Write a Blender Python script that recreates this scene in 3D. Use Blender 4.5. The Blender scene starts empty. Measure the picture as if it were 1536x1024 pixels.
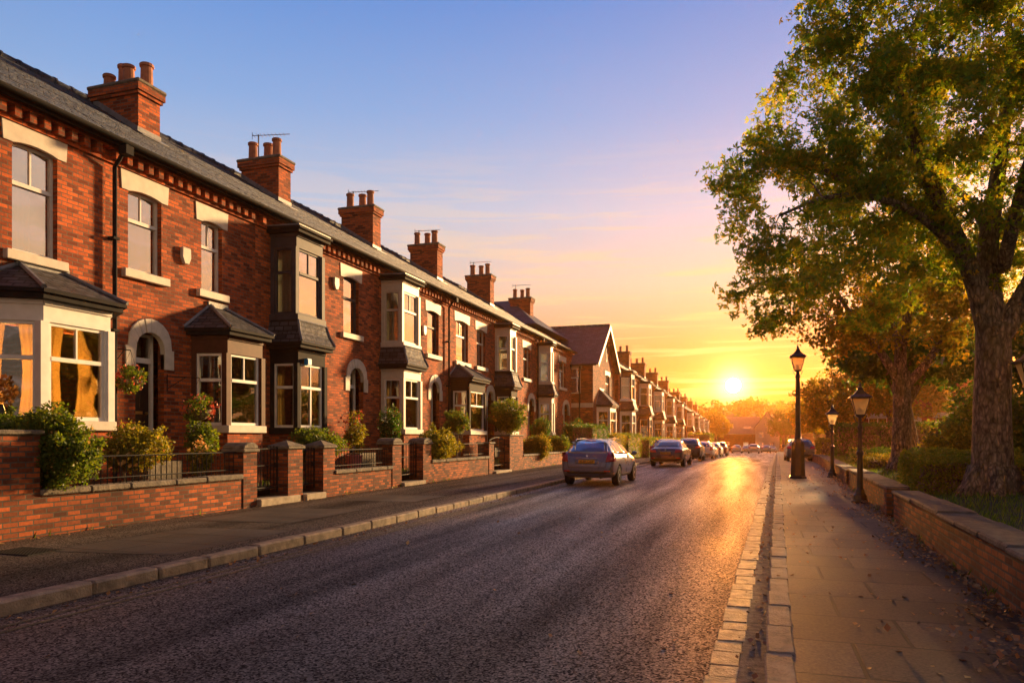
import bpy, bmesh, math, random
import numpy as np
from mathutils import Vector, Matrix
from mathutils.bvhtree import BVHTree
random.seed(7); np.random.seed(7)
R = math.radians
SC = bpy.context.scene
COL = SC.collection
F_PX, VP, HOR, CAM_H = 1100.0, 1135.0, 655.0, 1.55
YAW = math.atan((VP - 768) / F_PX)

def fy(px, X):
    """distance along the street of a survey bearing on the line x = X"""
    u = (px - 768) / F_PX
    a, b = -math.sin(YAW) + u * math.cos(YAW), math.cos(YAW) + u * math.sin(YAW)
    return X / a * b

def gz(y):
    """the road falls gently away in the distance"""
    return -0.014 * max(0.0, y - 42) ** 1.0 if y < 240 else -0.014 * 198

# ------------------------------------------------------------------ helpers
class MB:
    def __init__(s): s.v = []; s.f = []
    def add(s, vs, fs):
        n = len(s.v); s.v += [tuple(p) for p in vs]; s.f += [tuple(i + n for i in f) for f in fs]; return s
    def quad(s, *p): return s.add(p, [tuple(range(len(p)))])
    def box(s, x0, x1, y0, y1, z0, z1):
        x0, x1 = min(x0, x1), max(x0, x1); y0, y1 = min(y0, y1), max(y0, y1)
        return s.add([(x0,y0,z0),(x1,y0,z0),(x1,y1,z0),(x0,y1,z0),(x0,y0,z1),(x1,y0,z1),(x1,y1,z1),(x0,y1,z1)],
                     [(0,3,2,1),(4,5,6,7),(0,1,5,4),(1,2,6,5),(2,3,7,6),(3,0,4,7)])
    def obox(s, o, u, n, u0, u1, n0, n1, z0, z1):
        """box along a face: o origin (x,y), u unit along, n unit outward"""
        P = lambda a, b, z: (o[0] + u[0]*a + n[0]*b, o[1] + u[1]*a + n[1]*b, z)
        vs = [P(u0,n0,z0),P(u1,n0,z0),P(u1,n1,z0),P(u0,n1,z0),P(u0,n0,z1),P(u1,n0,z1),P(u1,n1,z1),P(u0,n1,z1)]
        fs = [(0,3,2,1),(4,5,6,7),(0,1,5,4),(1,2,6,5),(2,3,7,6),(3,0,4,7)]
        if u[0]*n[1] - u[1]*n[0] < 0: fs = [tuple(reversed(f)) for f in fs]
        return s.add(vs, fs)
    def prism(s, poly, vec):
        n = len(poly); a = [Vector(p) for p in poly]; w = Vector(vec); b = [p + w for p in a]
        nn = Vector((0,0,0))
        for i in range(n):
            p, q = a[i], a[(i+1) % n]; nn += p.cross(q)
        if nn.dot(w) < 0: fs = [tuple(range(n)), tuple(reversed(range(n, 2*n)))] + [((i+1)%n, i, i+n, (i+1)%n+n) for i in range(n)]
        else: fs = [tuple(reversed(range(n))), tuple(range(n, 2*n))] + [(i, (i+1)%n, (i+1)%n+n, i+n) for i in range(n)]
        return s.add(a + b, fs)
    def pyz(s, poly, x0, x1): return s.prism([(x0, y, z) for y, z in poly], (x1 - x0, 0, 0))
    def slab(s, pts, t):
        """sloped slab, t thick below pts"""
        return s.prism(pts, (0, 0, -t))
    def tube(s, pts, rad, seg=8, cap=True):
        pts = [Vector(p) for p in pts]; n = len(pts)
        if not hasattr(rad, '__len__'): rad = [rad] * n
        base = len(s.v); prev = None
        for i, p in enumerate(pts):
            d = (pts[min(i+1,n-1)] - pts[max(i-1,0)]).normalized()
            if prev is None:
                a = Vector((0,0,1)) if abs(d.z) < .9 else Vector((1,0,0)); e1 = d.cross(a).normalized()
            else:
                e1 = (prev - d * prev.dot(d)); e1 = e1.normalized() if e1.length > 1e-6 else d.orthogonal().normalized()
            prev = e1; e2 = d.cross(e1)
            for k in range(seg):
                t = 2*math.pi*k/seg; s.v.append(tuple(p + (e1*math.cos(t) + e2*math.sin(t)) * rad[i]))
        for i in range(n-1):
            for k in range(seg):
                k2 = (k+1) % seg
                s.f.append((base+i*seg+k, base+i*seg+k2, base+(i+1)*seg+k2, base+(i+1)*seg+k))
        if cap:
            s.f.append(tuple(base + k for k in reversed(range(seg))))
            s.f.append(tuple(base + (n-1)*seg + k for k in range(seg)))
        return s
    def lathe(s, prof, c=(0,0,0), seg=16, rot=0.0):
        base = len(s.v)
        for r, z in prof:
            for k in range(seg):
                t = 2*math.pi*k/seg + rot; s.v.append((c[0]+r*math.cos(t), c[1]+r*math.sin(t), c[2]+z))
        for i in range(len(prof)-1):
            for k in range(seg):
                k2 = (k+1) % seg
                s.f.append((base+i*seg+k, base+i*seg+k2, base+(i+1)*seg+k2, base+(i+1)*seg+k))
        s.f.append(tuple(base + k for k in reversed(range(seg))))
        s.f.append(tuple(base + (len(prof)-1)*seg + k for k in range(seg)))
        return s
    def build(s, name, mat, parent=None, loc=(0,0,0), bevel=0, smooth=False):
        me = bpy.data.meshes.new(name); me.from_pydata(s.v, [], s.f)
        box_uv(me)
        if smooth: me.polygons.foreach_set('use_smooth', [True]*len(me.polygons))
        me.materials.append(mat); me.update()
        o = bpy.data.objects.new(name, me); COL.objects.link(o); o.location = loc
        if parent: o.parent = parent
        if bevel:
            m = o.modifiers.new('b', 'BEVEL'); m.width = bevel; m.segments = 1; m.limit_method = 'ANGLE'; m.angle_limit = R(40)
        return o

def box_uv(me):
    uvl = me.uv_layers.new(name='UVMap'); Z = Vector((0,0,1))
    data = [0.0] * (2*len(me.loops)); co = [v.co for v in me.vertices]
    for p in me.polygons:
        n = p.normal
        t = Vector((1,0,0)) if abs(n.z) > .985 else Z.cross(n).normalized()
        b = n.cross(t)
        for li in p.loop_indices:
            c = co[me.loops[li].vertex_index]; data[2*li] = c.dot(t); data[2*li+1] = c.dot(b)
    uvl.data.foreach_set('uv', data)

def tag(o, label=None, cat=None, group=None, kind=None):
    if label: o['label'] = label
    if cat: o['category'] = cat
    if group: o['group'] = group
    if kind: o['kind'] = kind
    return o
def empty(name, loc=(0,0,0), label=None, cat=None, group=None, rz=0):
    o = bpy.data.objects.new(name, None); COL.objects.link(o); o.location = loc; o.rotation_euler = (0,0,rz)
    o.empty_display_size = .2
    return tag(o, label, cat, group)
KIDS = {}
def copy_tree(o, parent=None):
    c = o.copy(); COL.objects.link(c)
    if parent: c.parent = parent
    for ch in list(o.children): copy_tree(ch, c)
    return c

# ------------------------------------------------------------------ materials
def new_mat(name):
    m = bpy.data.materials.new(name); m.use_nodes = True; nt = m.node_tree; nt.nodes.clear()
    out = nt.nodes.new('ShaderNodeOutputMaterial'); return m, nt, out
class N:
    def __init__(s, nt): s.nt = nt
    def n(s, t, props=None, **inp):
        nd = s.nt.nodes.new('ShaderNode' + t)
        for k, v in (props or {}).items(): setattr(nd, k, v)
        for k, v in inp.items():
            sock = nd.inputs[int(k[1:])] if k[0] == 'i' and k[1:].isdigit() else nd.inputs[k.replace('_', ' ')]
            if isinstance(v, bpy.types.NodeSocket): s.nt.links.new(v, sock)
            else: sock.default_value = v
        return nd
    def mix(s, fac, a, b, mode='MIX'):
        nd = s.nt.nodes.new('ShaderNodeMix'); nd.data_type = 'RGBA'; nd.blend_type = mode
        for sock, v in ((nd.inputs[0], fac), (nd.inputs[6], a), (nd.inputs[7], b)):
            if isinstance(v, bpy.types.NodeSocket): s.nt.links.new(v, sock)
            else: sock.default_value = v if not (isinstance(v, tuple) and len(v) == 3) else (*v, 1)
        return nd.outputs[2]
    def math(s, op, a, b=0.0, c=0.0, clamp=False):
        nd = s.nt.nodes.new('ShaderNodeMath'); nd.operation = op; nd.use_clamp = clamp
        for i, v in enumerate((a, b, c)):
            if isinstance(v, bpy.types.NodeSocket): s.nt.links.new(v, nd.inputs[i])
            else: nd.inputs[i].default_value = v
        return nd.outputs[0]
    def ramp(s, fac, stops, interp='LINEAR'):
        nd = s.nt.nodes.new('ShaderNodeValToRGB'); s.nt.links.new(fac, nd.inputs[0]); cr = nd.color_ramp; cr.interpolation = interp
        while len(cr.elements) < len(stops): cr.elements.new(.5)
        for e, (p, c) in zip(cr.elements, stops):
            e.position = p; e.color = c if len(c) == 4 else (*c, 1)
        return nd.outputs[0]
def c4(c): return (*c, 1.0)
def hook(nt, out, sh): nt.links.new(sh, out.inputs['Surface'])

def simple(name, col, rough=.6, var=.25, scale=6.0, bump=.0, bscale=60.0, metal=0.0, spec=.5, coat=0.0):
    m, nt, out = new_mat(name); g = N(nt)
    tc = g.n('TexCoord').outputs['Object']
    nz = g.n('TexNoise', Vector=tc, Scale=scale, Detail=6.0).outputs[0]
    dark = tuple(x * (1 - var) for x in col); lite = tuple(min(1, x * (1 + var)) for x in col)
    c = g.ramp(nz, [(.3, dark), (.7, lite)])
    p = g.n('BsdfPrincipled', Base_Color=c, Roughness=rough, Metallic=metal)
    p.inputs['Specular IOR Level'].default_value = spec; p.inputs['Coat Weight'].default_value = coat
    if bump:
        bz = g.n('TexNoise', Vector=tc, Scale=bscale, Detail=4.0).outputs[0]
        b = g.n('Bump', Strength=1.0, Distance=bump, Height=bz); nt.links.new(b.outputs[0], p.inputs['Normal'])
    hook(nt, out, p.outputs[0]); return m

def brick(name, c1, c2, c3, mortar, bw=.225, bh=.075, ms=.009, bumpd=.006, soot=.5):
    m, nt, out = new_mat(name); g = N(nt)
    uv = g.n('UVMap').outputs[0]; ob = g.n('TexCoord').outputs['Object']
    wob = g.n('TexNoise', Vector=uv, Scale=3.5, Detail=2.0).outputs['Color']
    uvw = g.n('VectorMath', {'operation':'MULTIPLY_ADD'}, i0=wob, i1=(.014,.014,0), i2=uv).outputs[0]
    big = g.n('TexNoise', Vector=uv, Scale=.9, Detail=5.0).outputs[0]
    ca = g.mix(g.ramp(big, [(.35,(0,0,0)),(.65,(1,1,1))]), c1, c2)
    br = g.n('TexBrick', {'offset':.5}, Vector=uvw, Color1=ca, Color2=c4(c3), Mortar=c4(mortar), Scale=1.0, Mortar_Size=ms, Mortar_Smooth=.25, Bias=-.25, Brick_Width=bw, Row_Height=bh)
    br2 = g.n('TexBrick', {'offset':.5}, Vector=uvw, Color1=(1.4,1.3,1.15,1), Color2=(.52,.50,.54,1), Mortar=(1,1,1,1), Scale=1.0, Mortar_Size=ms, Bias=.0, Brick_Width=bw, Row_Height=bh)
    col = g.mix(.8, br.outputs[0], br2.outputs[0], 'MULTIPLY')
    fine = g.n('TexNoise', Vector=ob, Scale=22.0, Detail=5.0).outputs[0]
    col = g.mix(.6, col, g.ramp(fine, [(.3,(.62,.62,.62)),(.7,(1.15,1.15,1.15))]), 'MULTIPLY')
    st = g.n('TexNoise', Vector=ob, Scale=.55, Detail=6.0, Distortion=.6).outputs[0]
    col = g.mix(soot, col, g.ramp(st, [(.38,(.5,.47,.46)),(.6,(1.08,1.08,1.08))]), 'MULTIPLY')
    p = g.n('BsdfPrincipled', Base_Color=col, Roughness=.85); p.inputs['Specular IOR Level'].default_value = .25
    h = g.math('MULTIPLY_ADD', fine, .35, g.math('SUBTRACT', 1.0, br.outputs[1]))
    b = g.n('Bump', Strength=.9, Distance=bumpd, Height=h); nt.links.new(b.outputs[0], p.inputs['Normal'])
    hook(nt, out, p.outputs[0]); return m

def slate(name, col, w=.34, h=.24):
    m, nt, out = new_mat(name); g = N(nt); uv = g.n('UVMap').outputs[0]; ob = g.n('TexCoord').outputs['Object']
    a = tuple(x*.65 for x in col); b_ = tuple(x*1.5 for x in col)
    wob = g.n('TexNoise', Vector=uv, Scale=2.2, Detail=2.0).outputs['Color']
    uvw = g.n('VectorMath', {'operation':'MULTIPLY_ADD'}, i0=wob, i1=(.02,.035,0), i2=uv).outputs[0]
    br = g.n('TexBrick', {'offset':.5}, Vector=uvw, Color1=c4(a), Color2=c4(b_), Mortar=c4(tuple(x*.25 for x in col)), Scale=1.0, Mortar_Size=.016, Mortar_Smooth=.3, Bias=0.0, Brick_Width=w, Row_Height=h)
    nz = g.n('TexNoise', Vector=ob, Scale=1.3, Detail=7.0).outputs[0]
    c = g.mix(.7, br.outputs[0], g.ramp(nz, [(.35,(.6,.6,.6)),(.65,(1.25,1.2,1.15))]), 'MULTIPLY')
    moss = g.n('TexNoise', Vector=ob, Scale=4.0, Detail=8.0).outputs[0]
    c = g.mix(g.ramp(moss, [(.60,(0,0,0)),(.72,(.2,.2,.2))]), c, (.09,.085,.06))
    p = g.n('BsdfPrincipled', Base_Color=c, Roughness=g.math('MULTIPLY_ADD', nz, .3, .5)); p.inputs['Specular IOR Level'].default_value = .3
    # each course steps out over the one below: saw-tooth height along the slope
    sep = g.n('SeparateXYZ', Vector=uvw).outputs[1]
    saw = g.math('FRACT', g.math('DIVIDE', sep, h))
    hh = g.math('ADD', g.math('SUBTRACT', 1.0, saw), g.math('MULTIPLY', br.outputs[1], -1.2))
    hh = g.math('ADD', hh, g.math('MULTIPLY', g.n('TexNoise', Vector=uvw, Scale=5.0, Detail=3.0).outputs[0], 1.2))
    b = g.n('Bump', Strength=1.0, Distance=.03, Height=hh); nt.links.new(b.outputs[0], p.inputs['Normal'])
    hook(nt, out, p.outputs[0]); return m

def glass(name, tint=(.75,.78,.75), base=.3, rough=.015):
    m, nt, out = new_mat(name); g = N(nt)
    tc = g.n('TexCoord').outputs['Object']
    nz = g.n('TexNoise', Vector=tc, Scale=1.6, Detail=1.0).outputs[0]
    b = g.n('Bump', Strength=.25, Distance=.02, Height=nz)
    fr = g.n('Fresnel', IOR=1.5); nt.links.new(b.outputs[0], fr.inputs['Normal'])
    fac = g.math('MULTIPLY_ADD', fr.outputs[0], 1.0 - base, base, clamp=True)
    gl = g.n('BsdfGlossy', Color=(.92,.92,.92,1), Roughness=rough, Normal=b.outputs[0])
    tr = g.n('BsdfTransparent', Color=c4(tint))
    mx = g.n('MixShader', i0=fac, i1=tr.outputs[0], i2=gl.outputs[0]); hook(nt, out, mx.outputs[0]); return m

def leafmat(name, cols, trans=.5, tcol=None, rough=.5):
    m, nt, out = new_mat(name); g = N(nt)
    rnd = g.n('NewGeometry').outputs['Random Per Island']
    c = g.ramp(rnd, [(i/(max(1,len(cols)-1)), c) for i, c in enumerate(cols)])
    ob = g.n('TexCoord').outputs['Object']
    big = g.n('TexNoise', Vector=ob, Scale=.9, Detail=3.0).outputs[0]
    c = g.mix(.7, c, g.ramp(big, [(.3,(.6,.62,.6)),(.7,(1.35,1.3,1.2))]), 'MULTIPLY')
    p = g.n('BsdfPrincipled', Base_Color=c, Roughness=rough); p.inputs['Specular IOR Level'].default_value = .3
    tc_ = g.mix(1.0, c, c4(tcol or (3.2,2.4,.8)), 'MULTIPLY')
    t = g.n('BsdfTranslucent', Color=tc_)
    mx = g.n('MixShader', i0=trans, i1=p.outputs[0], i2=t.outputs[0]); hook(nt, out, mx.outputs[0]); return m

def bark(name, col):
    m, nt, out = new_mat(name); g = N(nt); ob = g.n('TexCoord').outputs['Object']
    mp = g.n('Mapping', Vector=ob, Scale=(1,1,.4)).outputs[0]
    nz = g.n('TexNoise', Vector=mp, Scale=14.0, Detail=8.0, Roughness=.65).outputs[0]
    vo = g.n('TexVoronoi', {'feature':'DISTANCE_TO_EDGE'}, Vector=mp, Scale=16.0).outputs[0]
    c = g.ramp(nz, [(.35, tuple(x*.3 for x in col)), (.65, tuple(x*1.7 for x in col))]); c = g.mix(.7, c, g.ramp(vo, [(0,(.25,.25,.25)),(.25,(1.2,1.2,1.2))]), 'MULTIPLY')
    moss = g.n('TexNoise', Vector=ob, Scale=2.0, Detail=6.0).outputs[0]
    c = g.mix(g.ramp(moss, [(.5,(0,0,0)),(.7,(.6,.6,.6))]), c, (.09,.085,.03))
    p = g.n('BsdfPrincipled', Base_Color=c, Roughness=.9)
    h = g.math('ADD', g.math('MULTIPLY', vo, 1.4), nz)
    b = g.n('Bump', Strength=1.0, Distance=.035, Height=h); nt.links.new(b.outputs[0], p.inputs['Normal'])
    hook(nt, out, p.outputs[0]); return m

def asphalt(name, col, wet=.5, patch=1.0, agg=130.0):
    m, nt, out = new_mat(name); g = N(nt); ob = g.n('TexCoord').outputs['Object']
    n1 = g.n('TexNoise', Vector=ob, Scale=.5, Detail=8.0, Roughness=.6).outputs[0]
    n2 = g.n('TexNoise', Vector=ob, Scale=agg, Detail=2.0).outputs[0]
    vo = g.n('TexVoronoi', Vector=ob, Scale=agg*.45)
    st = g.n('TexNoise', Vector=g.n('Mapping', Vector=ob, Scale=(1.0,.06,1)).outputs[0], Scale=1.6, Detail=5.0).outputs[0]
    c = g.ramp(n1, [(.3, tuple(x*.7 for x in col)), (.7, tuple(x*1.25 for x in col))])
    c = g.mix(.6, c, g.ramp(st, [(.3,(.7,.7,.7)),(.7,(1.3,1.28,1.22))]), 'MULTIPLY')
    c = g.mix(1.0, c, g.ramp(vo.outputs['Color'], [(0,(.3,.3,.31)),(.6,(.85,.85,.85)),(.85,(1.5,1.45,1.4)),(1,(3.6,3.3,2.9))]), 'MULTIPLY')
    # cracks
    cw = g.n('TexNoise', Vector=ob, Scale=.8, Detail=5.0).outputs['Color']
    cv = g.n('VectorMath', {'operation':'MULTIPLY_ADD'}, i0=cw, i1=(1.6,1.6,0), i2=ob).outputs[0]
    ck = g.n('TexVoronoi', {'feature':'DISTANCE_TO_EDGE'}, Vector=cv, Scale=.19).outputs[0]
    crack = g.ramp(ck, [(0,(1,1,1)),(.006,(1,1,1)),(.010,(0,0,0))])
    c = g.mix(g.math('MULTIPLY', crack, .4*patch), c, (.008,.008,.009))
    h = g.math('ADD', vo.outputs[0], g.math('MULTIPLY', n2, .5)); h = g.math('SUBTRACT', h, g.math('MULTIPLY', crack, .6))
    b = g.n('Bump', Strength=.9, Distance=.009, Height=h); b2 = g.n('Bump', Strength=.5, Distance=.0012, Height=h)
    df = g.n('BsdfDiffuse', Color=c, Roughness=.8, Normal=b.outputs[0])
    gl = g.n('BsdfGlossy', Color=(1,.86,.70,1), Roughness=g.math('MULTIPLY_ADD', n1, .2, .42), Normal=b2.outputs[0])
    fr = g.n('Fresnel', IOR=1.45); nt.links.new(b2.outputs[0], fr.inputs['Normal'])
    pol = g.ramp(vo.outputs['Color'], [(.25,(.05,.05,.05)),(.75,(1,1,1))])
    worn = g.ramp(st, [(.3,(.25,.25,.25)),(.7,(1,1,1))])
    fac = g.math('MULTIPLY', g.math('MULTIPLY', fr.outputs[0], 01.3*wet), g.math('MULTIPLY', pol, worn))
    mx = g.n('MixShader', i0=fac, i1=df.outputs[0], i2=gl.outputs[0])
    hook(nt, out, mx.outputs[0]); return m

def slabs(name, col, w, h, rough=.55):
    m, nt, out = new_mat(name); g = N(nt); uv = g.n('UVMap').outputs[0]; ob = g.n('TexCoord').outputs['Object']
    wob = g.n('TexNoise', Vector=uv, Scale=1.2, Detail=2.0).outputs['Color']
    uvw = g.n('VectorMath', {'operation':'MULTIPLY_ADD'}, i0=wob, i1=(.03,.03,0), i2=uv).outputs[0]
    br = g.n('TexBrick', {'offset':.37}, Vector=uvw, Color1=c4(tuple(x*.6 for x in col)), Color2=c4(tuple(x*1.3 for x in col)), Mortar=c4((.012,.011,.01)), Scale=1.0, Mortar_Size=.016, Mortar_Smooth=.2, Bias=0.0, Brick_Width=w, Row_Height=h)
    n1 = g.n('TexNoise', Vector=ob, Scale=1.1, Detail=8.0).outputs[0]; n2 = g.n('TexNoise', Vector=ob, Scale=55.0, Detail=3.0).outputs[0]
    c = g.mix(.8, br.outputs[0], g.ramp(n1, [(.3,(.6,.58,.56)),(.7,(1.3,1.3,1.3))]), 'MULTIPLY')
    c = g.mix(.6, c, g.ramp(n2, [(.35,(.35,.35,.35)),(.65,(1.75,1.7,1.65))]), 'MULTIPLY')
    p = g.n('BsdfPrincipled', Base_Color=c, Roughness=g.math('MULTIPLY_ADD', n1, .3, rough-.15)); p.inputs['Specular IOR Level'].default_value = .3
    hh = g.math('MULTIPLY_ADD', n2, .3, g.math('MULTIPLY', br.outputs[1], -1.0)); hh = g.math('MULTIPLY_ADD', n1, .3, hh)
    b = g.n('Bump', Strength=.8, Distance=.012, Height=hh); nt.links.new(b.outputs[0], p.inputs['Normal'])
    hook(nt, out, p.outputs[0]); return m

def emis(name, col, st):
    m, nt, out = new_mat(name); g = N(nt); e = g.n('Emission', Color=c4(col), Strength=st); hook(nt, out, e.outputs[0]); return m

BRICK = brick('red_brick', (.56,.135,.036), (.42,.088,.028), (.19,.042,.022), (.17,.12,.085))
BRICKD = brick('dark_brick', (.34,.10,.04), (.25,.075,.034), (.13,.042,.025), (.13,.10,.08))
BRICKG = brick('garden_brick', (.48,.125,.038), (.30,.08,.03), (.085,.032,.022), (.11,.09,.07), ms=.011, soot=.7)
BRICKR = brick('low_wall_brick', (.40,.14,.05), (.30,.10,.04), (.15,.055,.03), (.13,.10,.07), ms=.012, soot=.6)
SLATE = slate('slate', (.036,.052,.092)); SLATEB = slate('bay_slate', (.06,.064,.078), .25, .13)
STONE = simple('painted_stone', (.56,.51,.44), .6, .12, 5, .002, 40)
SILL = simple('sill_stone', (.62,.57,.50), .7, .2, 8, .003, 40)
COPE = simple('wall_top_stone', (.085,.075,.066), .85, .45, 9, .012, 30)
OLDSTONE = simple('coping_stone', (.15,.125,.095), .85, .45, 9, .012, 30)
KERB = simple('kerb_stone', (.25,.19,.13), .7, .45, 7, .012, 45)
SETT = simple('sett_stone', (.40,.30,.17), .6, .45, 9, .012, 40)
WHITE = simple('white_paint', (.74,.72,.69), .5, .08, spec=.3)
BLACK = simple('black_paint', (.016,.016,.018), .75, .3, spec=.1)
GREYP = simple('dark_grey_paint', (.05,.05,.066), .6, .2, spec=.2)
BROWNP = simple('brown_paint', (.08,.03,.018), .6, .25, spec=.2)
CREAM = simple('cream_paint', (.56,.50,.43), .5, .1, spec=.3)
LEAD = simple('lead', (.16,.17,.19), .5, .3, 8, .004, 20)
IRON = simple('black_iron', (.012,.012,.013), .65, .3, 10, .001, 80, spec=.2)
IRONB = simple('lamp_paint', (.022,.016,.014), .35, .3)
CLAY = simple('clay_pot', (.36,.135,.075), .8, .3, 6, .003, 40)
CURTAIN = leafmat('net_curtain', [(.74,.70,.60),(.78,.73,.62)], .35, (1.0,1.0,1.0), .9)
DRAPE = leafmat('gold_curtain', [(.42,.28,.11),(.50,.34,.14)], .5, (1.2,1.1,.9), .9)
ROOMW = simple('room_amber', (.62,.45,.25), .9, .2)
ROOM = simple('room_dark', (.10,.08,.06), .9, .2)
GLASS = glass('window_glass', base=.62); GLASSL = glass('lower_glass', base=.10)
DOORM = simple('door_paint', (.010,.011,.013), .3, .2)
BRASS = simple('brass', (.5,.36,.14), .3, .2, metal=1.0)
SOIL = simple('soil', (.045,.032,.022), .95, .4, 8, .02, 25)
ASPH = asphalt('asphalt', (.076,.061,.050), 1.0, .7, 150.0)
PAVL = asphalt('footway_asphalt', (.070,.063,.058), .4, .5, 165)
SLABL = slabs('old_flags', (.058,.051,.046), 1.1, .8)
SLABR = slabs('flagstones', (.095,.07,.054), 1.05, .82, .62)
YELLOW = simple('worn_yellow_paint', (.16,.12,.045), .75, .6, 14)
HEDGEM = leafmat('hedge_leaf', [(.11,.19,.03),(.17,.24,.035),(.28,.27,.04)], .45, (1.8,1.6,.5))
GRASSM = leafmat('grass_blade', [(.06,.12,.02),(.10,.17,.03),(.16,.20,.04)], .4, (2.0,2.0,.6))
LAWN = simple('lawn_ground', (.030,.045,.014), .95, .4, 6, .02, 40)
LEAF1 = leafmat('plane_leaf', [(.08,.165,.03),(.12,.22,.035),(.19,.24,.038),(.32,.26,.04),(.10,.19,.03)], .6, (2.4,2.0,.42))
LEAF2 = leafmat('gold_leaf', [(.11,.14,.02),(.18,.18,.025),(.30,.20,.026),(.14,.15,.024)], .55, (2.3,1.8,.4))
LEAFD = leafmat('dark_leaf', [(.03,.09,.018),(.05,.12,.022),(.08,.145,.027)], .4, (2.3,2.1,.5))
SHRUBM = leafmat('shrub_leaf', [(.06,.115,.02),(.10,.16,.025),(.17,.19,.03)], .45, (2.0,1.8,.5))
SHRUBY = leafmat('yellow_shrub_leaf', [(.12,.15,.02),(.24,.24,.03),(.36,.30,.04)], .45, (1.6,1.4,.5))
FLRED = leafmat('red_petals', [(.45,.05,.03),(.6,.10,.05),(.55,.2,.12)], .3, (1.3,1.2,1.2))
FLYEL = leafmat('yellow_petals', [(.65,.42,.08),(.75,.5,.18),(.7,.3,.1)], .3, (1.3,1.2,1.1))
DEAD = leafmat('dead_leaf', [(.30,.13,.04),(.45,.24,.08),(.18,.08,.03),(.55,.38,.16)], .15, (1.4,1.1,.8))
BARK = bark('bark', (.23,.17,.115)); BARK2 = bark('bark_pale', (.25,.18,.11))
LAMPGL = None
def lampglass():
    m, nt, out = new_mat('lantern_glass'); g = N(nt)
    t = g.n('BsdfTranslucent', Color=(.9,.75,.5,1)); tr = g.n('BsdfTransparent', Color=(1,.9,.72,1)); gl = g.n('BsdfGlossy', Color=(1,1,1,1), Roughness=.1)
    a = g.n('MixShader', i0=.55, i1=t.outputs[0], i2=tr.outputs[0]); b = g.n('MixShader', i0=.12, i1=a.outputs[0], i2=gl.outputs[0]); hook(nt, out, b.outputs[0]); return m
LAMPGL = lampglass()

# ------------------------------------------------------------------ foliage
def rand_rot(n, flat=0.0):
    """random rotation matrices; flat pulls leaf normals upward"""
    q = np.random.normal(size=(n,4)); q[:,0] += flat*2; q[:,3] *= 1.0
    q /= np.linalg.norm(q, axis=1)[:,None]
    w,x,y,z = q.T
    return np.stack([np.stack([1-2*(y*y+z*z),2*(x*y-z*w),2*(x*z+y*w)],1),np.stack([2*(x*y+z*w),1-2*(x*x+z*z),2*(y*z-x*w)],1),np.stack([2*(x*z-y*w),2*(y*z+x*w),1-2*(x*x+y*y)],1)],1)
KITE = (np.array([(0,0,0),(.34,.42,.10),(0,1,0),(-.34,.42,.10)],float), [(0,1,2,),(0,2,3)])
def lobed():
    vs=[(0,0,0)]; fs=[]
    for a,l in ((0,1.0),(58,.82),(-58,.82)):
        t=R(a); d=np.array([math.sin(t),math.cos(t),0]); p=np.array([d[1],-d[0],0]); n=len(vs)
        vs += [tuple(d*l*.5+p*.22*l+np.array([0,0,.07])), tuple(d*l+np.array([0,0,-.06])), tuple(d*l*.5-p*.22*l+np.array([0,0,.07]))]
        fs += [(0,n,n+1),(0,n+1,n+2)]
    return np.array(vs), fs
LOBED = lobed()
BLADE = (np.array([(-.06,0,0),(.06,0,0),(.03,.12,.55),(0,.4,1.0)],float), [(0,1,2),(0,2,3)])
FLOWER = (np.array([(math.cos(i*R(60))*(1 if i%2 else .75), math.sin(i*R(60))*(1 if i%2 else .75), .15) for i in range(6)]+[(0,0,-.1)],float)*.5, [(6,i,(i+1)%6) for i in range(6)])
def scatter(name, pts, size, mat, parent=None, tmpl=KITE, flat=.25, jit=.35, loc=(0,0,0), upright=False):
    pts = np.asarray(pts, float); n = len(pts); tv, tf = tmpl; k = len(tv)
    if upright:
        t = np.random.uniform(0, 2*np.pi, n); c, s = np.cos(t), np.sin(t); Z = np.zeros(n); O = np.ones(n)
        rot = np.stack([np.stack([c,-s,Z],1),np.stack([s,c,Z],1),np.stack([Z,Z,O],1)],1)
    else: rot = rand_rot(n, flat)
    sz = (np.asarray(size) * np.random.uniform(1-jit, 1+jit, n))[:,None,None]
    v = np.einsum('nij,kj->nki', rot, tv) * sz + pts[:,None,:]
    v = v.reshape(-1,3)
    tf = np.array(tf); f = (tf[None,:,:] + (np.arange(n)*k)[:,None,None]).reshape(-1,3)
    me = bpy.data.meshes.new(name); me.vertices.add(len(v)); me.vertices.foreach_set('co', v.ravel())
    me.loops.add(f.size); me.loops.foreach_set('vertex_index', f.ravel().astype(np.int32))
    me.polygons.add(len(f)); me.polygons.foreach_set('loop_start', (np.arange(len(f))*3).astype(np.int32))
    me.polygons.foreach_set('loop_total', np.full(len(f),3,np.int32)); me.update(calc_edges=True); me.validate()
    me.materials.append(mat); o = bpy.data.objects.new(name, me); COL.objects.link(o); o.location = loc
    if parent: o.parent = parent
    return o
def in_ell(n, c, r, shell=.5):
    d = np.random.normal(size=(n,3)); d /= np.linalg.norm(d,axis=1)[:,None]
    rad = np.random.uniform(0,1,n)**(1/3.); rad = rad*(1-shell) + shell*np.random.uniform(.75,1.05,n)*np.maximum(rad,.7)
    return np.array(c) + d*rad[:,None]*np.array(r)
def lumpy(n, ells, shell=.55, nl=14, lr=.33):
    """points in a bumpy crown: each ellipsoid broken up into clumps"""
    out = []; tot = sum(e[1][0]*e[1][1]*e[1][2] for e in ells)
    for c, r in ells:
        m = max(8, int(n * r[0]*r[1]*r[2]/tot)); cl = in_ell(nl, c, np.array(r)*.82, .8)
        k = np.random.randint(0, nl, m); cr = np.random.uniform(lr*.6, lr*1.3, nl)
        out.append(cl[k] + in_ell(m, (0,0,0), (1,1,1), .3) * (cr[k][:,None]*np.array(r)))
    return np.concatenate(out)

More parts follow.
